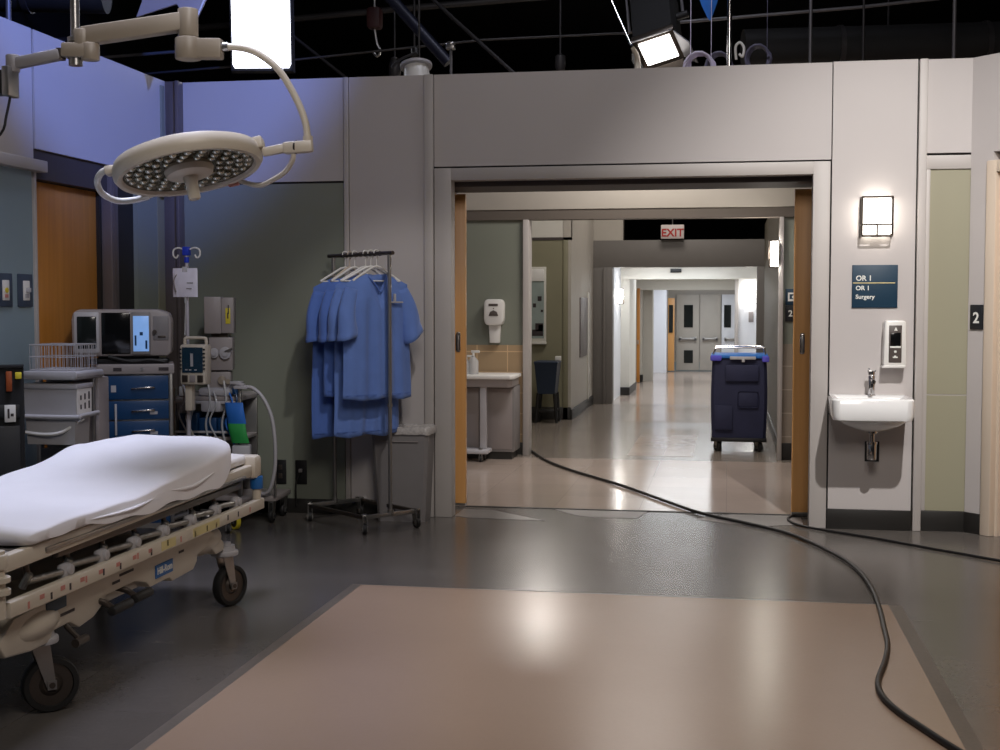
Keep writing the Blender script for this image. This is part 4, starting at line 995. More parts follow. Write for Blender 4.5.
text('OR 1', .040, face_y(.803, PF-.0105, 1.545), 'letter_white', 'lettering', p)
text('Surgery', .038, face_y(.803, PF-.0105, 1.490), 'letter_white', 'lettering', p)
MB().box(.785, 1.047, PF-.0118, PF-.009, 1.588, 1.594).build('gold_line', 'letter_gold', p)
t = thing('soap_dispenser', 'white wall soap dispenser with dark front beside the navy sign, above the sink', 'dispenser', (1.04, PF, 1.06))
MB().prism([(.972, 1.075), (.985, 1.06), (1.10, 1.06), (1.112, 1.075), (1.108, 1.34), (1.095, 1.352), (.99, 1.352), (.977, 1.34)], PF-.10, PF, 'XZ', .008).build('housing', 'white_plastic', t)
f = MB().box(1.003, 1.082, PF-.104, PF-.095, 1.085, 1.322, .004).build('dark_front', 'dark_front', t)
MB().box(1.012, 1.074, PF-.107, PF-.102, 1.19, 1.275, .003).build('window', 'screen_off', f)
MB().box(1.010, 1.076, PF-.109, PF-.102, 1.178, 1.190, .002).box(1.035, 1.05, PF-.107, PF-.102, 1.148, 1.162, .002).box(1.028, 1.058, PF-.107, PF-.102, 1.115, 1.124, .002).box(1.036, 1.048, PF-.107, PF-.102, 1.122, 1.13, .002).build('white_marks', 'letter_white', f)
MB().prism([(1.034, 1.288), (1.055, 1.288), (1.046, 1.308), (1.042, 1.308)], PF-.107, PF-.103, 'XZ').build('white_mark', 'letter_white', f)
MB().prism([(.962, 1.052), (1.098, 1.052), (1.112, 1.068), (.972, 1.068)], PF-.108, PF, 'XZ', .004).build('drip_lip', 'white_plastic', t)
# sink
t = thing('wall_sink', 'small white ceramic wall sink with chrome trap under the soap dispenser', 'sink', (.905, PF, .65))
X0, X1, F_ = .640, 1.128, 8.215
def rr_(x0, x1, y0, y1, z, c, n=5):
    o = []
    for cx, cy, a0 in ((x1-c, y0+c, -PI/2), (x1-.012, y1-.012, 0), (x0+.012, y1-.012, PI/2), (x0+c, y0+c, PI)):
        cc = c if cy < (y0+y1)/2 else .012
        for i in range(n+1):
            a = a0+PI/2*i/n; o.append((cx+cc*math.cos(a), cy+cc*math.sin(a), z))
    return o
b = MB()
b.loft([rr_(X0+.03, X1-.03, F_+.03, PF, .716, .05), rr_(X0+.008, X1-.008, F_+.008, PF, .722, .05), rr_(X0, X1, F_, PF, .745, .05), rr_(X0-.002, X1+.002, F_-.002, PF, .845, .05), rr_(X0+.006, X1-.006, F_+.006, PF, .856, .05),
        rr_(X0+.03, X1-.03, F_+.03, PF-.11, .856, .05), rr_(X0+.045, X1-.045, F_+.045, PF-.125, .845, .06), rr_(X0+.07, X1-.07, F_+.07, PF-.14, .79, .07), rr_(X0+.12, X1-.12, F_+.12, PF-.18, .765, .07)])
b.build('basin', 'ceramic', t)
rows = []
for v in (0, .25, .5, .75, .92, 1):
    k = math.sqrt(max(0.02, 1-v*v)); z = .722-.085*v
    rows.append([(.90+.225*k*math.cos(a)*(.55+.45*(1-v*.55)), 8.44+.17*k*math.sin(a), z) for a in [2*PI*j/32 for j in range(32)]])
MB().loft(rows).build('bowl', 'ceramic', t)
b = MB().cyl((.90, 8.45, .52), (.90, 8.45, .645), .017, n=16).cyl((.90, 8.45, .625), (.90, 8.45, .645), .034, n=20).cyl((.90, 8.45, .455), (.90, 8.45, .56), .030, n=20, bev=.008).cyl((.90, 8.45, .555), (.90, 8.45, .570), .034, n=20)
b.tube([(.90, 8.45, .53), (.905, 8.50, .53), (.91, 8.56, .50), (.915, PF, .50)], .015, 12, smooth=5)
b.build('trap', 'chrome', t)
MB().box(.875, .965, PF-.008, PF+.002, .425, .555, .002).build('wall_opening', 'black_plastic', t)
fx, fy = .902, 8.545
b = MB().cyl((fx, fy, .855), (fx, fy, .985), .0215, n=20, bev=.003).cyl((fx, fy, .853), (fx, fy, .863), .028, n=20)
b.cyl((fx, fy, .962), (fx, fy-.13, .952), .0125, n=14).cyl((fx, fy-.12, .955), (fx, fy-.12, .938), .013, n=14)
b.build('faucet', 'chrome', t)
MB().cyl((fx, fy, .988), (fx, fy, 1.012), .0215, n=20, bev=.003).cyl((fx-.02, fy, 1.01), (fx-.02, fy-.03, 1.028), .006, n=10).box(fx-.026, fx+.026, fy-.02, fy+.016, 1.008, 1.016, .003).build('lever', 'chrome', t)
MB().cyl((.90, 8.40, .764), (.90, 8.40, .768), .022, n=18).build('drain', 'chrome', t)
t.location.z += .018
# number plate on the angled wall
t = thing('number_sign', 'small black sign with a white number beside the cased door at right', 'sign', tuple(DM @ Vector((.07, 0, 1.30))))
p = MB(DM).box(.022, .116, -.010, 0, 1.296, 1.452, .002).build('sign_panel', 'sign_black', t)
text('2', .095, DM @ Matrix.Translation((.069, -.0105, 1.338)) @ Matrix.Rotation(PI/2, 4, 'X'), 'letter_white', 'numeral', p, align='CENTER')

# ------------------------------------------------------------------ things seen through the doorway
t = thing('soap_dispenser', 'white wall dispenser with long drip neck on the green wall beyond the doorway', 'dispenser', (-2.215, Y2, 1.085))
MB().prism([(-2.315, 1.30), (-2.29, 1.255), (-2.145, 1.255), (-2.12, 1.30), (-2.12, 1.47), (-2.14, 1.505), (-2.295, 1.505), (-2.315, 1.47)], Y2-.12, Y2, 'XZ', .02).build('housing', 'white_plastic', t)
MB().prism([(-2.265, 1.085), (-2.17, 1.085), (-2.16, 1.27), (-2.275, 1.27)], Y2-.07, Y2, 'XZ', .008).build('drip_neck', 'white_plastic', t)
MB().prism([(-2.265, 1.345), (-2.17, 1.345), (-2.185, 1.385), (-2.218, 1.40), (-2.25, 1.385)], Y2-.126, Y2-.115, 'XZ', .002).build('dark_sensor', 'dark_front', t)
MB().box(-2.265, -2.175, Y2-.124, Y2-.115, 1.44, 1.462, .002).box(-2.222, -2.212, Y2-.124, Y2-.115, 1.412, 1.422).build('dark_print', 'dark_front', t)
# counter table, cabinet below, overbed column
t = thing('counter_table', 'white-topped rolling table in front of the tan tiles beyond the doorway', 'table', (-2.3, 12.05, 0))
MB().prism([(-2.95, 11.75), (-1.97, 11.75), (-1.935, 11.80), (-1.95, 12.3), (-1.98, 12.34), (-2.95, 12.34)], .765, .80, 'XY', .008).build('tabletop', 'white_plastic', t)
MB().prism([(-2.92, 11.78), (-1.99, 11.78), (-1.96, 11.83), (-1.97, 12.28), (-2.0, 12.31), (-2.92, 12.31)], .69, .766, 'XY', .008).build('apron', 'equip_grey', t)
MB().box(-2.26, -2.20, 11.80, 11.86, .10, .70, .006).build('column', 'light_grey', t)
MB().box(-2.9, -2.17, 11.72, 11.95, .075, .115, .012).build('base', 'light_grey', t)
for x in (-2.24, -2.8): 
    for y in (11.76, 11.91): caster(t, x, y, .034, .02, plate=False, off=.008)
t = thing('under_counter_cabinet', 'grey cabinet standing under the white-topped table beyond the doorway', 'cabinet', (-2.2, 12.15, 0))
MB().box(-2.75, -1.965, 11.98, 12.33, .07, .69, .012).build('body', 'grey_plastic', t)
MB().box(-2.70, -1.99, 11.995, 12.32, 0, .07).build('plinth', 'base_black', t)
MB().box(-2.72, -2.30, 11.97, 11.985, .10, .67, .005).box(-2.28, -1.985, 11.97, 11.985, .10, .67, .005).build('door', 'equip_grey', t)
for x0, lab, h in ((-2.36, 'clear pump bottle on the white-topped table, the nearer one', .2), (-2.43, 'clear squat bottle partly behind the orange door stile on the white-topped table', .16)):
    t = thing('pump_bottle', lab, 'bottle', (x0, 12.0, .80))
    MB(Matrix.Translation((x0, 12.0, .80))).lathe([(0, 0), (.048, 0), (.05, .01), (.05, h*.62), (.03, h*.75), (.018, h*.8), (.018, h*.86), (0, h*.86)], n=20).build('bottle_body', 'clear_plastic', t)
    MB(Matrix.Translation((x0, 12.0, .80))).cyl((0, 0, h*.84), (0, 0, h*1.0), .012, n=10).box(-.02, .06, -.012, .012, h*1.0, h*1.12, .004).build('pump_head', 'white_plastic', t)
# stool with dark seat pan
t = thing('utility_stool', 'dark blue tub stool on black legs by the olive wall beyond the doorway', 'stool', (-2.18, 15.9, 0))
b = MB(); b.loft([[(x0, y0, z) for x0, y0 in ((-2.3-e, 15.75-e), (-2.08+e, 15.75-e), (-2.08+e, 16.05+e), (-2.3-e, 16.05+e))] for z, e in ((.36, -.005), (.40, .0), (.72, .03), (.75, .04), (.76, .03))]); b.build('tub', 'stool_navy', t)
for i, (x, y) in enumerate(((-2.29, 15.77), (-2.09, 15.77), (-2.29, 16.03), (-2.09, 16.03))):
    MB().cyl((x+(-.03 if x < -2.2 else .03), y, 0), (x, y, .37), .018, .022, n=10).build('leg', 'black_plastic', t)
MB().box(-2.31, -2.07, 15.76, 16.04, .14, .17, .006).build('foot_shelf', 'black_plastic', t)
MB().box(-2.10, -2.03, 15.9, 15.97, .765, .82, .008).build('white_lid_tab', 'white_plastic', t)
# glazed notice board with paper holder
t = thing('notice_board', 'glazed pale green notice board on the olive wall beyond the doorway', 'notice board', (-2.42, YO, 1.0))
MB().box(-2.60, -2.265, YO-.03, YO, .97, 1.93, .005).build('frame', 'wall_cream', t)
g = MB().box(-2.57, -2.29, YO-.035, YO-.025, 1.03, 1.90).build('glass', 'picture_glass', t)
MB().box(-2.56, -2.29, YO-.05, YO-.03, 1.75, 1.90, .004).build('white_header', 'white_plastic', t)
for x, z, w, h in ((-2.37, 1.50, .05, .06), (-2.43, 1.42, .04, .05), (-2.33, 1.36, .03, .03), (-2.40, 1.12, .10, .10), (-2.36, 1.06, .06, .14), (-2.44, 1.06, .08, .08)):
    MB().box(x, x+w, YO-.038, YO-.034, z, z+h).build('dark_note', 'ink', g)
MB().box(-2.60, -2.26, YO-.07, YO, .955, .985, .004).build('sill', 'wall_cream', t)
# laundry cart
t = thing('laundry_cart', 'navy fabric laundry cart with blue lid and chrome rail in the corridor', 'laundry cart', (.12, 13.25, 0))
def q4(x0, x1, y0, y1, z, c=.03): return [(a, b_, z) for a, b_, _ in sq(x0, x1, y0, y1, z, c)]
rows = []
for v in [i/10 for i in range(11)]:
    z = .14+.78*v; e = .012*math.sin(PI*v)+.015*(1-v)*v*0
    rows.append(q4(-.150-e, .375+e, 13.0-e, 13.5+e, z))
MB().loft(rows).build('fabric_bag', 'navy', t)
MB().box(-.02, .30, 12.965, 12.995, .70, .86, .006).build('pocket_flap', 'navy', t)
MB().box(-.12, .05, 12.972, 12.992, .22, .46, .006).box(.10, .30, 12.975, 12.992, .44, .60, .02).build('fabric_fold', 'navy', t)
MB().box(-.16, .385, 12.98, 13.52, .10, .14, .01).build('base_frame', 'black_plastic', t)
MB().box(-.165, .39, 12.98, 13.52, .925, .965, .012).build('lid', 'blue_lid', t)
MB().box(-.17, -.06, 12.965, 13.0, .90, .955, .012).box(.33, .40, 12.965, 13.0, .89, .95, .012).build('violet_edge', 'violet_cloth', t)
MB().box(.02, .27, 12.962, 12.982, .915, .945, .004).box(.135, .165, 12.955, 12.97, .89, .92, .004).build('pale_strip', 'light_grey', t)
MB().tube([(-.155, 13.0, .93), (-.12, 12.99, 1.01), (-.08, 12.99, 1.03), (.32, 12.99, 1.03), (.355, 12.99, 1.01), (.37, 13.0, .92)], .0085, smooth=4).tube([(-.15, 13.48, .93), (-.12, 13.48, 1.01), (-.08, 13.48, 1.03), (.32, 13.48, 1.03), (.355, 13.48, 1.01), (.37, 13.48, .92)], .0085, smooth=4).build('chrome_rail', 'chrome', t)
for x in (-.10, .30):
    for y in (13.05, 13.45): caster(t, x, y, .05, .036, plate=False, off=.012, hub='black_plastic', rot=.6)
# corridor wall lamps
sconce(Matrix.Translation((.463, 12.395, 1.80)) @ Matrix.Rotation(-PI/2, 4, 'Z'), 'lit wall lamp on the post by the laundry cart, nearest in the corridor', 'lamp_far')
sconce(Matrix.Translation((-1.70, 20.3, 1.47)) @ Matrix.Rotation(PI/2, 4, 'Z'), 'small lit wall lamp on the white left wall just past the grey portal', 'lamp_far', .95)
sconce(Matrix.Translation((.335, 20.99, 1.47)), 'small lit wall lamp on the white right wall above the laundry cart', 'lamp_far', .9)
t = tag(MB().box(.318, .392, 20.985, 21.0, 1.18, 1.34, .002).build('wall_notice', 'equip_grey'), 'tiny grey wall notice below the lamp on the white right wall', 'sign')
# direction signs at the right of the second wall
t = thing('corridor_sign', 'two-part navy sign above black number plate partly behind the right orange door stile', 'sign', (.65, Y2, 1.29))
p = MB().box(.522, .80, Y2-.012, Y2, 1.45, 1.60, .002).build('pictogram_panel', 'sign_blue', t)
MB().box(.545, .625, Y2-.015, Y2-.011, 1.485, 1.505).prism([(.545, 1.505), (.56, 1.505), (.56, 1.55), (.605, 1.55), (.605, 1.565), (.545, 1.565)], Y2-.015, Y2-.011, 'XZ').cyl((.595, Y2-.015, 1.525), (.595, Y2-.011, 1.525), .014, n=12).build('pictogram', 'letter_white', p)
p2 = MB().box(.522, .80, Y2-.012, Y2, 1.295, 1.445, .002).build('number_panel', 'sign_black', t)
text('2', .08, face_y(.55, Y2-.0125, 1.345), 'letter_white', 'numeral', p2)
# exit sign
t = thing('exit_sign', 'white exit sign with red letters hanging over the grey portal', 'exit sign', (-.80, 18.9, 2.38))
p = MB().box(-.965, -.635, 18.88, 18.95, 2.40, 2.60, .008).build('housing', 'exit_face', t)
text('EXIT', .155, face_y(-.80, 18.876, 2.435), 'red', 'lettering', p, align='CENTER')
MB().cyl((-.80, 18.915, 2.60), (-.80, 18.915, 3.3), .008, n=8).build('hanging_rod', 'steel', t)
t = tag(MB().box(-.91, -.735, 20.82, 20.86, 1.965, 2.025, .004).build('ceiling_sensor', 'black_plastic'), 'small black door sensor on the cream header beyond the grey portal', 'sensor')
# ------------------------------------------------------------------ cables on the floor
ca = [(-2.05, 12.75), (-1.9, 12.6), (-1.66, 11.89), (-1.35, 11.21), (-.84, 10.33), (-.49, 9.63), (-.18, 9.03), (.09, 8.7), (.39, 8.29), (.6, 7.72), (.7, 7.27), (.73, 6.77), (.72, 6.32), (.70, 5.98), (.68, 5.66), (.64, 5.39), (.58, 5.09), (.57, 4.9), (.60, 4.72), (.67, 4.51), (.74, 4.32), (.85, 4.08), (1.05, 3.6)]
tag(MB().tube([(x, y, .0155) for x, y in ca], .0115, 10, smooth=7).build('floor_cable', 'cable'), 'thick black cable snaking from the corridor across the tan floor', 'cable')
cb = [(.60, 9.05), (.50, 9.055), (.44, 9.03), (.41, 8.88), (.46, 8.68), (.60, 8.51), (.88, 8.27), (1.14, 8.01), (1.34, 7.82), (1.52, 7.64), (1.8, 7.4), (2.3, 7.0)]
tag(MB().tube([(x, y, .0105) for x, y in cb], .0085, 10, smooth=7).build('floor_cable', 'cable'), 'thinner black cable looping from the right door jamb along the sink wall', 'cable')

# ------------------------------------------------------------------ stage lighting and pipework above the set
def frame_to(p, d, roll=0.):
    q = Vector(d).normalized().to_track_quat('Z', 'Y').to_matrix().to_4x4()
    return Matrix.Translation(p) @ q @ Matrix.Rotation(roll, 4, 'Z')
t = thing('softbox', 'glowing white rectangular softbox above the left corner of the set', 'studio light', (-3.56, 9.7, 3.27))
FM = Matrix.Translation((-3.57, 9.7, 3.28)) @ Matrix.Rotation(math.radians(9), 4, 'Z') @ Matrix.Rotation(math.radians(4), 4, 'X')
MB(FM).prism([(-.225, .03), (-.21, .0), (.21, .0), (.225, .03), (.225, .95), (-.225, .95)], -.012, .0, 'XZ').build('diffuser', 'softbox_face', t)
MB(FM).loft([[(-.24, .0, -.02), (.235, .0, -.02), (.235, .0, .97), (-.24, .0, .97)], [(-.26, .10, -.03), (.24, .10, -.03), (.24, .10, .98), (-.26, .10, .98)], [(-.12, .5, .3), (.12, .5, .3), (.12, .5, .65), (-.12, .5, .65)]]).build('shell', 'studio_black', t)
MB(FM).cyl((0, .5, .5), (0, .7, .5), .08, n=16).cyl((0, .6, .5), (0, .6, 3.0), .02, n=10).build('lamp_housing', 'black_plastic', t)
MB(FM).cyl((.15, -.004, -.09), (.155, -.004, .0), .016, .010, n=10).build('cord_pull', 'white_plastic', t)
# fresnel with barn doors
t = thing('barn_door_spotlight', 'black studio spotlight with open barn doors and bright face above the doorway', 'studio light', (-.52, 10.1, 3.35))
SM = frame_to((-.545, 10.15, 3.40), (.10, -.60, -.80), math.radians(24))
MB(SM).box(-.16, .16, -.15, .15, -.62, -.03, .02).build('housing', 'studio_black', t)
MB(SM).box(-.168, .168, -.158, .158, -.06, -.01, .006).build('front_ring', 'dark_steel', t)
MB(SM).box(-.125, .125, -.115, .115, -.012, .004, .004).build('lens', 'fresnel_face', t)
def door(M, w, l, m):
    return MB(SM @ M).prism([(-w/2, 0), (w/2, 0), (w/2-.03, l), (-w/2+.03, l)], -.004, .004, 'XY').build('barn_door', m, t)
door(Matrix.Translation((0, .155, 0)) @ Matrix.Rotation(math.radians(48), 4, 'X'), .32, .17, 'light_grey')
door(Matrix.Translation((0, -.155, 0)) @ Matrix.Rotation(PI, 4, 'Z') @ Matrix.Rotation(math.radians(60), 4, 'X'), .30, .13, 'dark_steel')
door(Matrix.Translation((.165, 0, 0)) @ Matrix.Rotation(-PI/2, 4, 'Z') @ Matrix.Rotation(math.radians(55), 4, 'X'), .28, .18, 'pipe_grey')
door(Matrix.Translation((-.165, 0, 0)) @ Matrix.Rotation(PI/2, 4, 'Z') @ Matrix.Rotation(math.radians(80), 4, 'X'), .28, .14, 'studio_black')
MB(SM).tube([(-.17, 0, -.3), (-.22, 0, -.3), (-.22, .02, -.75), (.22, .02, -.75), (.22, 0, -.3), (.17, 0, -.3)], .013).build('yoke', 'pipe_grey', t)
MB(SM).cyl((.17, 0, -.3), (.26, 0, -.3), .03, n=12).build('yoke_knob', 'black_plastic', t)
MB().cyl((-.60, 10.62, 3.95), (-.60, 10.62, 6.2), .024, n=10).build('hanger_pipe', 'pipe_grey', t)
MB().cyl((-.98, 10.15, 3.95), (-.745, 10.0, 3.42), .011, n=10).build('support_rod', 'chrome', t)
tag(MB().tube([(-.735, 10.0, 3.40), (-.70, 10.0, 3.33), (-.69, 10.0, 3.22), (-.66, 10.0, 3.20)], lambda q: .016+.014*q, 10, smooth=4).build('lamp_clamp', 'off_white'), 'small pale clamp hanging left of the barn-door spotlight', 'clamp')
# small par can behind the wall top
t = thing('par_lamp', 'small pale reflector lamp peeking over the wall top right of the blue panels', 'studio light', (-2.2, 9.2, 3.1))
PM = frame_to((-2.21, 9.15, 3.10), (.12, -.25, -.96))
MB(PM).lathe([(.07, -.06), (.085, -.055), (.094, .02), (.096, .12), (.090, .12), (.088, .02), (.078, -.045), (0, -.05)], n=24).build('reflector', 'white_plastic', t)
MB(PM).lathe([(.09, -.075), (.115, -.07), (.115, -.05), (.09, -.045)], n=24).build('rim_band', 'light_grey', t)
MB(PM).cyl((0, 0, -.14), (0, 0, -.19), .03, n=14).build('socket', 'black_plastic', t)
MB().cyl((-2.2, 9.19, 3.22), (-2.2, 9.2, 6.2), .008, n=8).tube([(-2.21, 9.15, 3.25), (-2.32, 9.12, 3.20), (-2.38, 9.10, 3.14)], .010, smooth=3).build('stem', 'pipe_dark', t)
# grey reflector flat above the surgical light arm
RF = Matrix.Translation((-3.33, 7.7, 3.29)) @ Matrix.Rotation(math.radians(9.9), 4, 'Z')
t = thing('reflector_flat', 'grey tilted reflector flat behind the top of the surgical lamp arm', 'reflector', (-3.3, 7.7, 3.2))
MB(RF).prism([(-.30, -.06), (-.05, .02), (.045, -.13), (.17, .12), (.32, .5), (-.02, .7)], -.01, .01, 'XZ', .002).build('flat_panel', 'equip_grey', t)
MB(RF).cyl((.045, -.012, -.13), (.32, -.012, .5), .006, n=6).build('white_edge', 'white_plastic', t)
MB(RF).cyl((.1, .02, .4), (.1, .02, 2.9), .014, n=8).build('stem', 'pipe_dark', t)
# pipes
def pipe(pts, r, m, lab, name='pipe', sm=0, cat='pipe', grp='pipes above the set'):
    return tag(MB().tube(pts, r, 12, smooth=sm).build(name, m), lab, cat, grp)
pipe([(-.01, 9.6, 2.98), (-.01, 9.6, 6.2)], .018, 'chrome', 'bright steel vertical pipe rising behind the header beside the coiled leads', 'vertical_pipe')
pipe([(.575, 9.9, 2.9), (.575, 9.9, 6.2)], .012, 'pipe_grey', 'thin grey vertical pipe above the right end of the header', 'vertical_pipe')
pipe([(.98, 10.2, 2.9), (.98, 10.2, 6.2)], .009, 'pipe_dark', 'dark thin vertical pipe above the sink wall, between two grey ones', 'vertical_pipe')
pipe([(1.60, 10.0, 2.9), (1.60, 10.0, 6.2)], .014, 'pipe_grey', 'grey vertical pipe nearest the right edge of the picture', 'vertical_pipe')
pipe([(-1.99, 9.3, 0), (-1.99, 9.3, 3.32)], .010, 'pipe_grey', 'short grey post with a clamp beside the small reflector lamp', 'vertical_pipe')
pipe([(-4.05, 6.9, 2.4), (-4.05, 6.9, 6.2)], .016, 'pipe_grey', 'grey vertical pipe behind the left wall at the picture edge', 'vertical_pipe')
pipe([(-2.7, 11.1, 2.9), (-2.7, 11.1, 6.2)], .010, 'pipe_dark', 'dark vertical pipe right of the surgical lamp joint, behind the wall', 'vertical_pipe')
tag(MB().ball((-1.99, 9.28, 3.33), .028, (1.3, .9, .7)).box(-2.02, -1.96, 9.25, 9.31, 3.29, 3.32, .004).build('pipe_clamp', 'steel'), 'small steel clamp on the short post beside the reflector lamp', 'clamp')
pipe([(-.5, 10.6, 3.70), (1.0, 10.75, 3.80), (2.6, 10.9, 3.95), (8.85, 11.6, 4.5)], .014, 'pipe_grey', 'long thin grey pipe running across above the right half', 'cross_pipe')
pipe([(-8.85, 11.3, 3.75), (-6, 11.5, 3.95), (-2.9, 11.8, 4.18), (2.5, 12.2, 4.5), (8.85, 12.8, 4.9)], .030, 'pipe_dark', 'long dark pipe running across above the doorway', 'cross_pipe')
pipe([(-8.85, 9.0, 2.9), (-3.9, 10.0, 3.36), (-2.0, 10.6, 3.62), (-.6, 11, 3.72)], .010, 'pipe_dark', 'thin dark pipe crossing behind the softbox', 'cross_pipe')
pipe([(-8.85, 8.7, 3.0), (-4.7, 9.2, 3.30), (-3.80, 9.3, 3.36)], .012, 'pipe_grey', 'thin grey rod behind the surgical lamp arm', 'cross_pipe')
pipe([(-5.0, 10.0, 6.2), (-3.4, 10.0, 4.6), (-2.6, 10.0, 3.82), (-2.16, 10.0, 3.33)], .045, 'scrub_navy_pipe', 'dark blue sloping boom above the panels left of the doorway', 'sloping_pipe')
pipe([(-4.8, 11.3, 6.2), (-3.0, 10.6, 4.5), (-2.2, 10.3, 3.75), (-1.55, 10.1, 3.15)], .016, 'pipe_dark', 'thin dark sloping brace right of the blue boom', 'sloping_pipe')
pipe([(-6.8, 10.9, 6.2), (-3.7, 10.9, 3.75), (-3.1, 10.9, 3.28), (-2.8, 10.9, 3.05)], .014, 'pipe_dark', 'thin dark sloping brace right of the softbox', 'sloping_pipe')
for a, b, r, lab in (((.1, 11.0, 3.55), (4, 11.6, 3.65), .16, 'large dark air duct crossing above the sink wall'), ((-3.0, 12, 4.6), (1.2, 12.6, 4.75), .2, 'large dark air duct crossing high above the doorway'), ((-6.4, 7.4, 3.50), (-3.95, 7.9, 3.46), .14, 'dark air duct above the left wall behind the lamp column')):
    t = thing('air_duct', lab, 'duct', a)
    MB().cyl(a, b, r, n=28).build('duct_pipe', 'duct_dark', t)
    A, B = Vector(a), Vector(b)
    MB().cyl(A.lerp(B, .3), A.lerp(B, .3)*1+Vector((0, 0, 6.2-A.lerp(B, .3).z)), .008, n=6).cyl(A.lerp(B, .8), A.lerp(B, .8)+Vector((0, 0, 6.2-A.lerp(B, .8).z)), .008, n=6).build('hanger_rod', 'pipe_dark', t)
    for k in (.2, .5, .8):
        q = A.lerp(B, k); d = (B-A).normalized()*.02
        MB().cyl(q-d, q+d, r+.012, n=28).build('duct_collar', 'pipe_dark', t)
# truss with a red hoist over the panels
t = thing('red_chain_hoist', 'dull red chain hoist hanging in the dark right of the softbox', 'hoist', (-2.9, 10.6, 3.7))
MB().box(-2.98, -2.86, 10.55, 10.68, 3.74, 3.92, .03).build('hoist_body', 'red_dull', t)
MB().tube([(-2.92, 10.61, 3.92), (-2.92, 10.61, 6.2)], .01).tube([(-2.92, 10.61, 3.74), (-2.90, 10.61, 3.62), (-2.87, 10.61, 3.56), (-2.90, 10.61, 3.52), (-2.93, 10.61, 3.55)], .012, smooth=4).build('chain_and_hook', 'steel', t)
t = tag(MB().lathe([(0, 0), (.035, 0), (.05, .03), (.05, .10), (.03, .16), (0, .17)], Matrix.Translation((-2.72, 10.5, 3.32)), 18).cyl((-2.72, 10.5, 3.48), (-2.72, 10.5, 6.2), .008, n=8).build('hanging_socket', 'pipe_dark'), 'small dark socket hanging below the red hoist', 'socket')
t = tag(MB().lathe([(0, 0), (.03, 0), (.045, .04), (.04, .12), (0, .14)], Matrix.Translation((-1.35, 10.5, 3.33)), 18).cyl((-1.35, 10.5, 3.45), (-1.35, 10.5, 6.2), .008, n=8).build('hanging_socket', 'pipe_dark'), 'small dark socket hanging alone in the dark above the header', 'socket')
# coils of lead and the blue cloth
def coil(c, r, n, m, lab, th=.010, sq_=1.15):
    pts = []
    for i in range(n*14+1):
        a = 2*PI*i/14; k = i/(n*14)
        pts.append((c[0]+r*(1+.12*math.sin(a*.37))*math.cos(a)+.02*k, c[1]+.10*(k-.5)+.01*math.sin(a*3), c[2]+r*sq_*(1-.1*k)*math.sin(a)))
    pts += [(c[0]+r*.9, c[1]+.06, c[2]+r), (c[0]+r*.8, c[1]+.06, 6.2)]
    return tag(MB().tube(pts, lambda q: th if q < .962 else .0025, 8).build('coiled_lead', m), lab, 'cable')
coil((-.23, 9.7, 3.17), .10, 4, 'coil_lilac', 'pale lilac coil of lead hanging left of the bright steel pipe')
coil((-.09, 9.85, 3.21), .085, 3, 'coil_dark', 'dark coil of lead hanging just left of the bright steel pipe')
coil((.19, 9.75, 3.24), .08, 4, 'coil_dark', 'dark coil of lead hanging right of the bright steel pipe')
tag(MB().tube([(.04, 9.7, 3.23), (.035, 9.7, 3.32), (.065, 9.7, 3.35), (.095, 9.7, 3.31), (.085, 9.7, 3.25), (.06, 9.7, 3.27)], .010, 10, smooth=5).build('white_hook', 'white_plastic'), 'small white hook beside the bright steel pipe', 'hook')
tag(MB().tube([(-.40, 9.75, 2.97), (-.36, 9.75, 3.09), (-.31, 9.75, 3.19), (-.29, 9.75, 3.30), (-.30, 9.75, 6.2)], lambda q: .016 if q < .72 else .003, 8, smooth=3).build('lilac_strap', 'coil_lilac'), 'pale lilac strap slanting up at the header beside the lilac coil', 'strap')
cl = []
for i in range(9):
    v = i/8; w = .075*(1-v)**.7*(1+.35*math.sin(PI*v))+.004
    cl.append([(-.165+.01*v+w*math.cos(a), 9.9+.035*(1-v)*math.sin(a)*(1+.5*math.sin(3*a)), 3.86-.30*v+.02*math.cos(3*a)*(1-v)) for a in [2*PI*j/16 for j in range(16)]])
tag(MB().loft(cl).build('hanging_cloth', 'bright_blue'), 'bright blue cloth tied beside the barn-door spotlight, hanging to a point', 'cloth')
# ------------------------------------------------------------------ light
w = bpy.data.worlds.new('world'); SC.world = w; w.use_nodes = True
w.node_tree.nodes['Background'].inputs['Color'].default_value = (.55, .6, .75, 1); w.node_tree.nodes['Background'].inputs['Strength'].default_value = .01
def area(name, loc, at, size, power, col, sy=None, spread=180):
    l = bpy.data.lights.new(name, 'AREA'); l.energy = power; l.color = col; l.size = size
    if sy: l.shape = 'RECTANGLE'; l.size_y = sy
    l.spread = math.radians(spread)
    o = bpy.data.objects.new(name, l); COL.objects.link(o); o.location = loc
    o.rotation_euler = (Vector(at)-Vector(loc)).to_track_quat('-Z', 'Y').to_euler(); return o
def spot(name, loc, at, power, col, ang, blend=.2, r=.08):
    l = bpy.data.lights.new(name, 'SPOT'); l.energy = power; l.color = col; l.spot_size = math.radians(ang); l.spot_blend = blend; l.shadow_soft_size = r
    o = bpy.data.objects.new(name, l); COL.objects.link(o); o.location = loc
    o.rotation_euler = (Vector(at)-Vector(loc)).to_track_quat('-Z', 'Y').to_euler(); return o
WARM = (1, .92, .85); COOL = (.42, .52, 1); NEUT = (1, .96, .93); SKY = (.9, .95, 1)
spot('stage_spot_blue', (.2, 4.0, 4.7), (-3.72, 7.6, 3.85), 1300, (.17, .29, 1), 40, .5, .06)
area('softbox_over_stretcher', (-2.6, 5.6, 4.6), (-2.75, 5.2, .7), 1.2, 27, (.74, .78, 1), spread=70)
spot('stage_spot_sink', (1.35, 4.6, 4.95), (1.0, 8.6, 1.3), 1080, NEUT, 52, 1.0, .05)
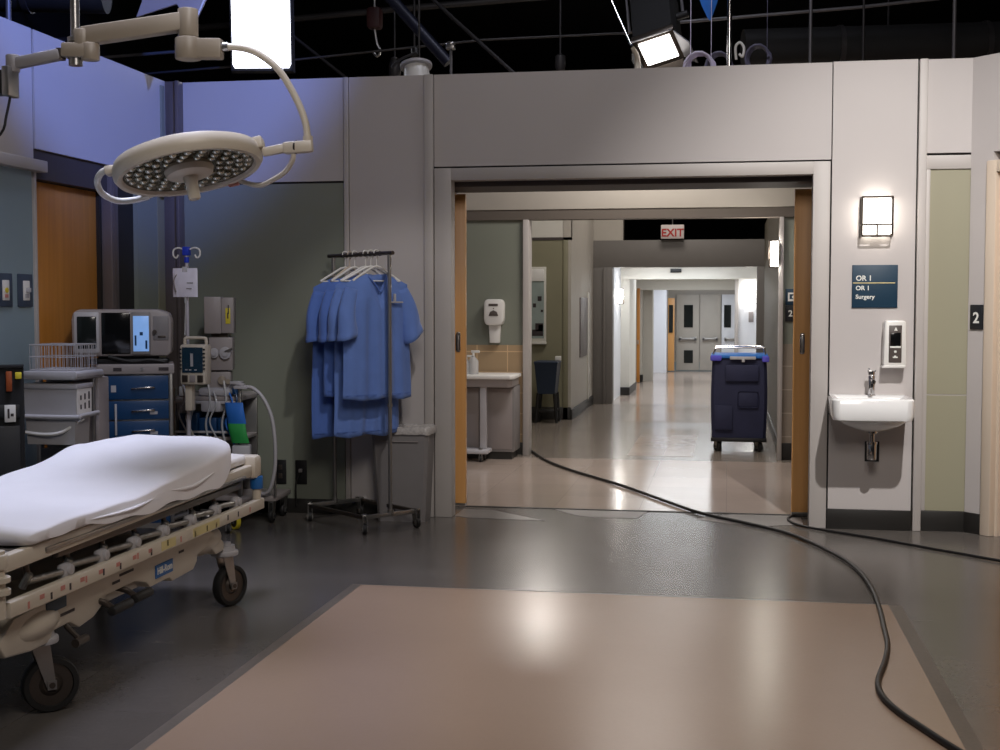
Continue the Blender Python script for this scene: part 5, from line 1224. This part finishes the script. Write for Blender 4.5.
area('stage_fill', (.2, 1.5, 4.4), (-.3, 8.0, 1.3), 1.6, 98, WARM)
spot('rack_fill', (-.2, 4.2, 5.0), (-2.2, 8.3, 1.2), 300, NEUT, 20, .6, .10)  # added unseen spot that brightens the scrubs on the rack
spot('equipment_fill', (-.6, 3.6, 5.0), (-3.45, 7.5, 1.35), 250, (.85, .88, 1), 20, .7, .10)  # cool fill added out of view to lift monitor, drip stand and machine
spot('floor_spot', (.4, 5.5, 5.8), (.1, 5.9, 0), 260, WARM, 60, .8, .2)
spot('corridor_hanging_spot', (-2.08, 14.5, 2.9), (-1.2, 6.0, .3), 90, WARM, 40, .5, .045)
area('corridor_light', (-.7, 11.2, 3.25), (-.7, 11.2, 0), 1.0, 50, WARM)
area('corridor_light', (-.9, 14.5, 4.0), (-1.1, 15, 0), 1.2, 48, WARM)
area('corridor_light', (-.7, 17.6, 4.0), (-.9, 17.4, 0), 1.0, 38, WARM)
area('corridor_panel', (-.7, 20.1, 2.1), (-.7, 20.1, 0), 1.4, 22, SKY, 1.0)
area('corridor_panel', (-.7, 22.8, 1.96), (-.7, 22.8, 0), 1.4, 32, SKY, 1.6)
area('corridor_panel', (-.6, 26.6, 1.96), (-.6, 26.6, 0), 1.4, 38, SKY, 2.4)
area('corridor_side', (-2.1, 26.4, 1.2), (-1.0, 26.8, 1.0), .9, 8, (.6, .68, 1), 1.4)
area('pipe_fill', (-.6, 8.2, 6.1), (-.8, 10.2, 3.5), 1.0, 26, (.86, .88, 1), spread=110)  # dim extra area light, added so the overhead pipes show up
for n, p, e in (('wall_lamp_glow', (.355, 12.38, 1.93), 14),):
    l = bpy.data.lights.new(n, 'POINT'); l.energy = e; l.color = (1, .92, .8); l.shadow_soft_size = .05
    o = bpy.data.objects.new(n, l); COL.objects.link(o); o.location = p
vs = SC.view_settings; vs.view_transform = 'Standard'; vs.look = 'None'; vs.gamma = 1; vs.exposure = 0; vs.use_curve_mapping = False
SC.display_settings.display_device = 'sRGB'
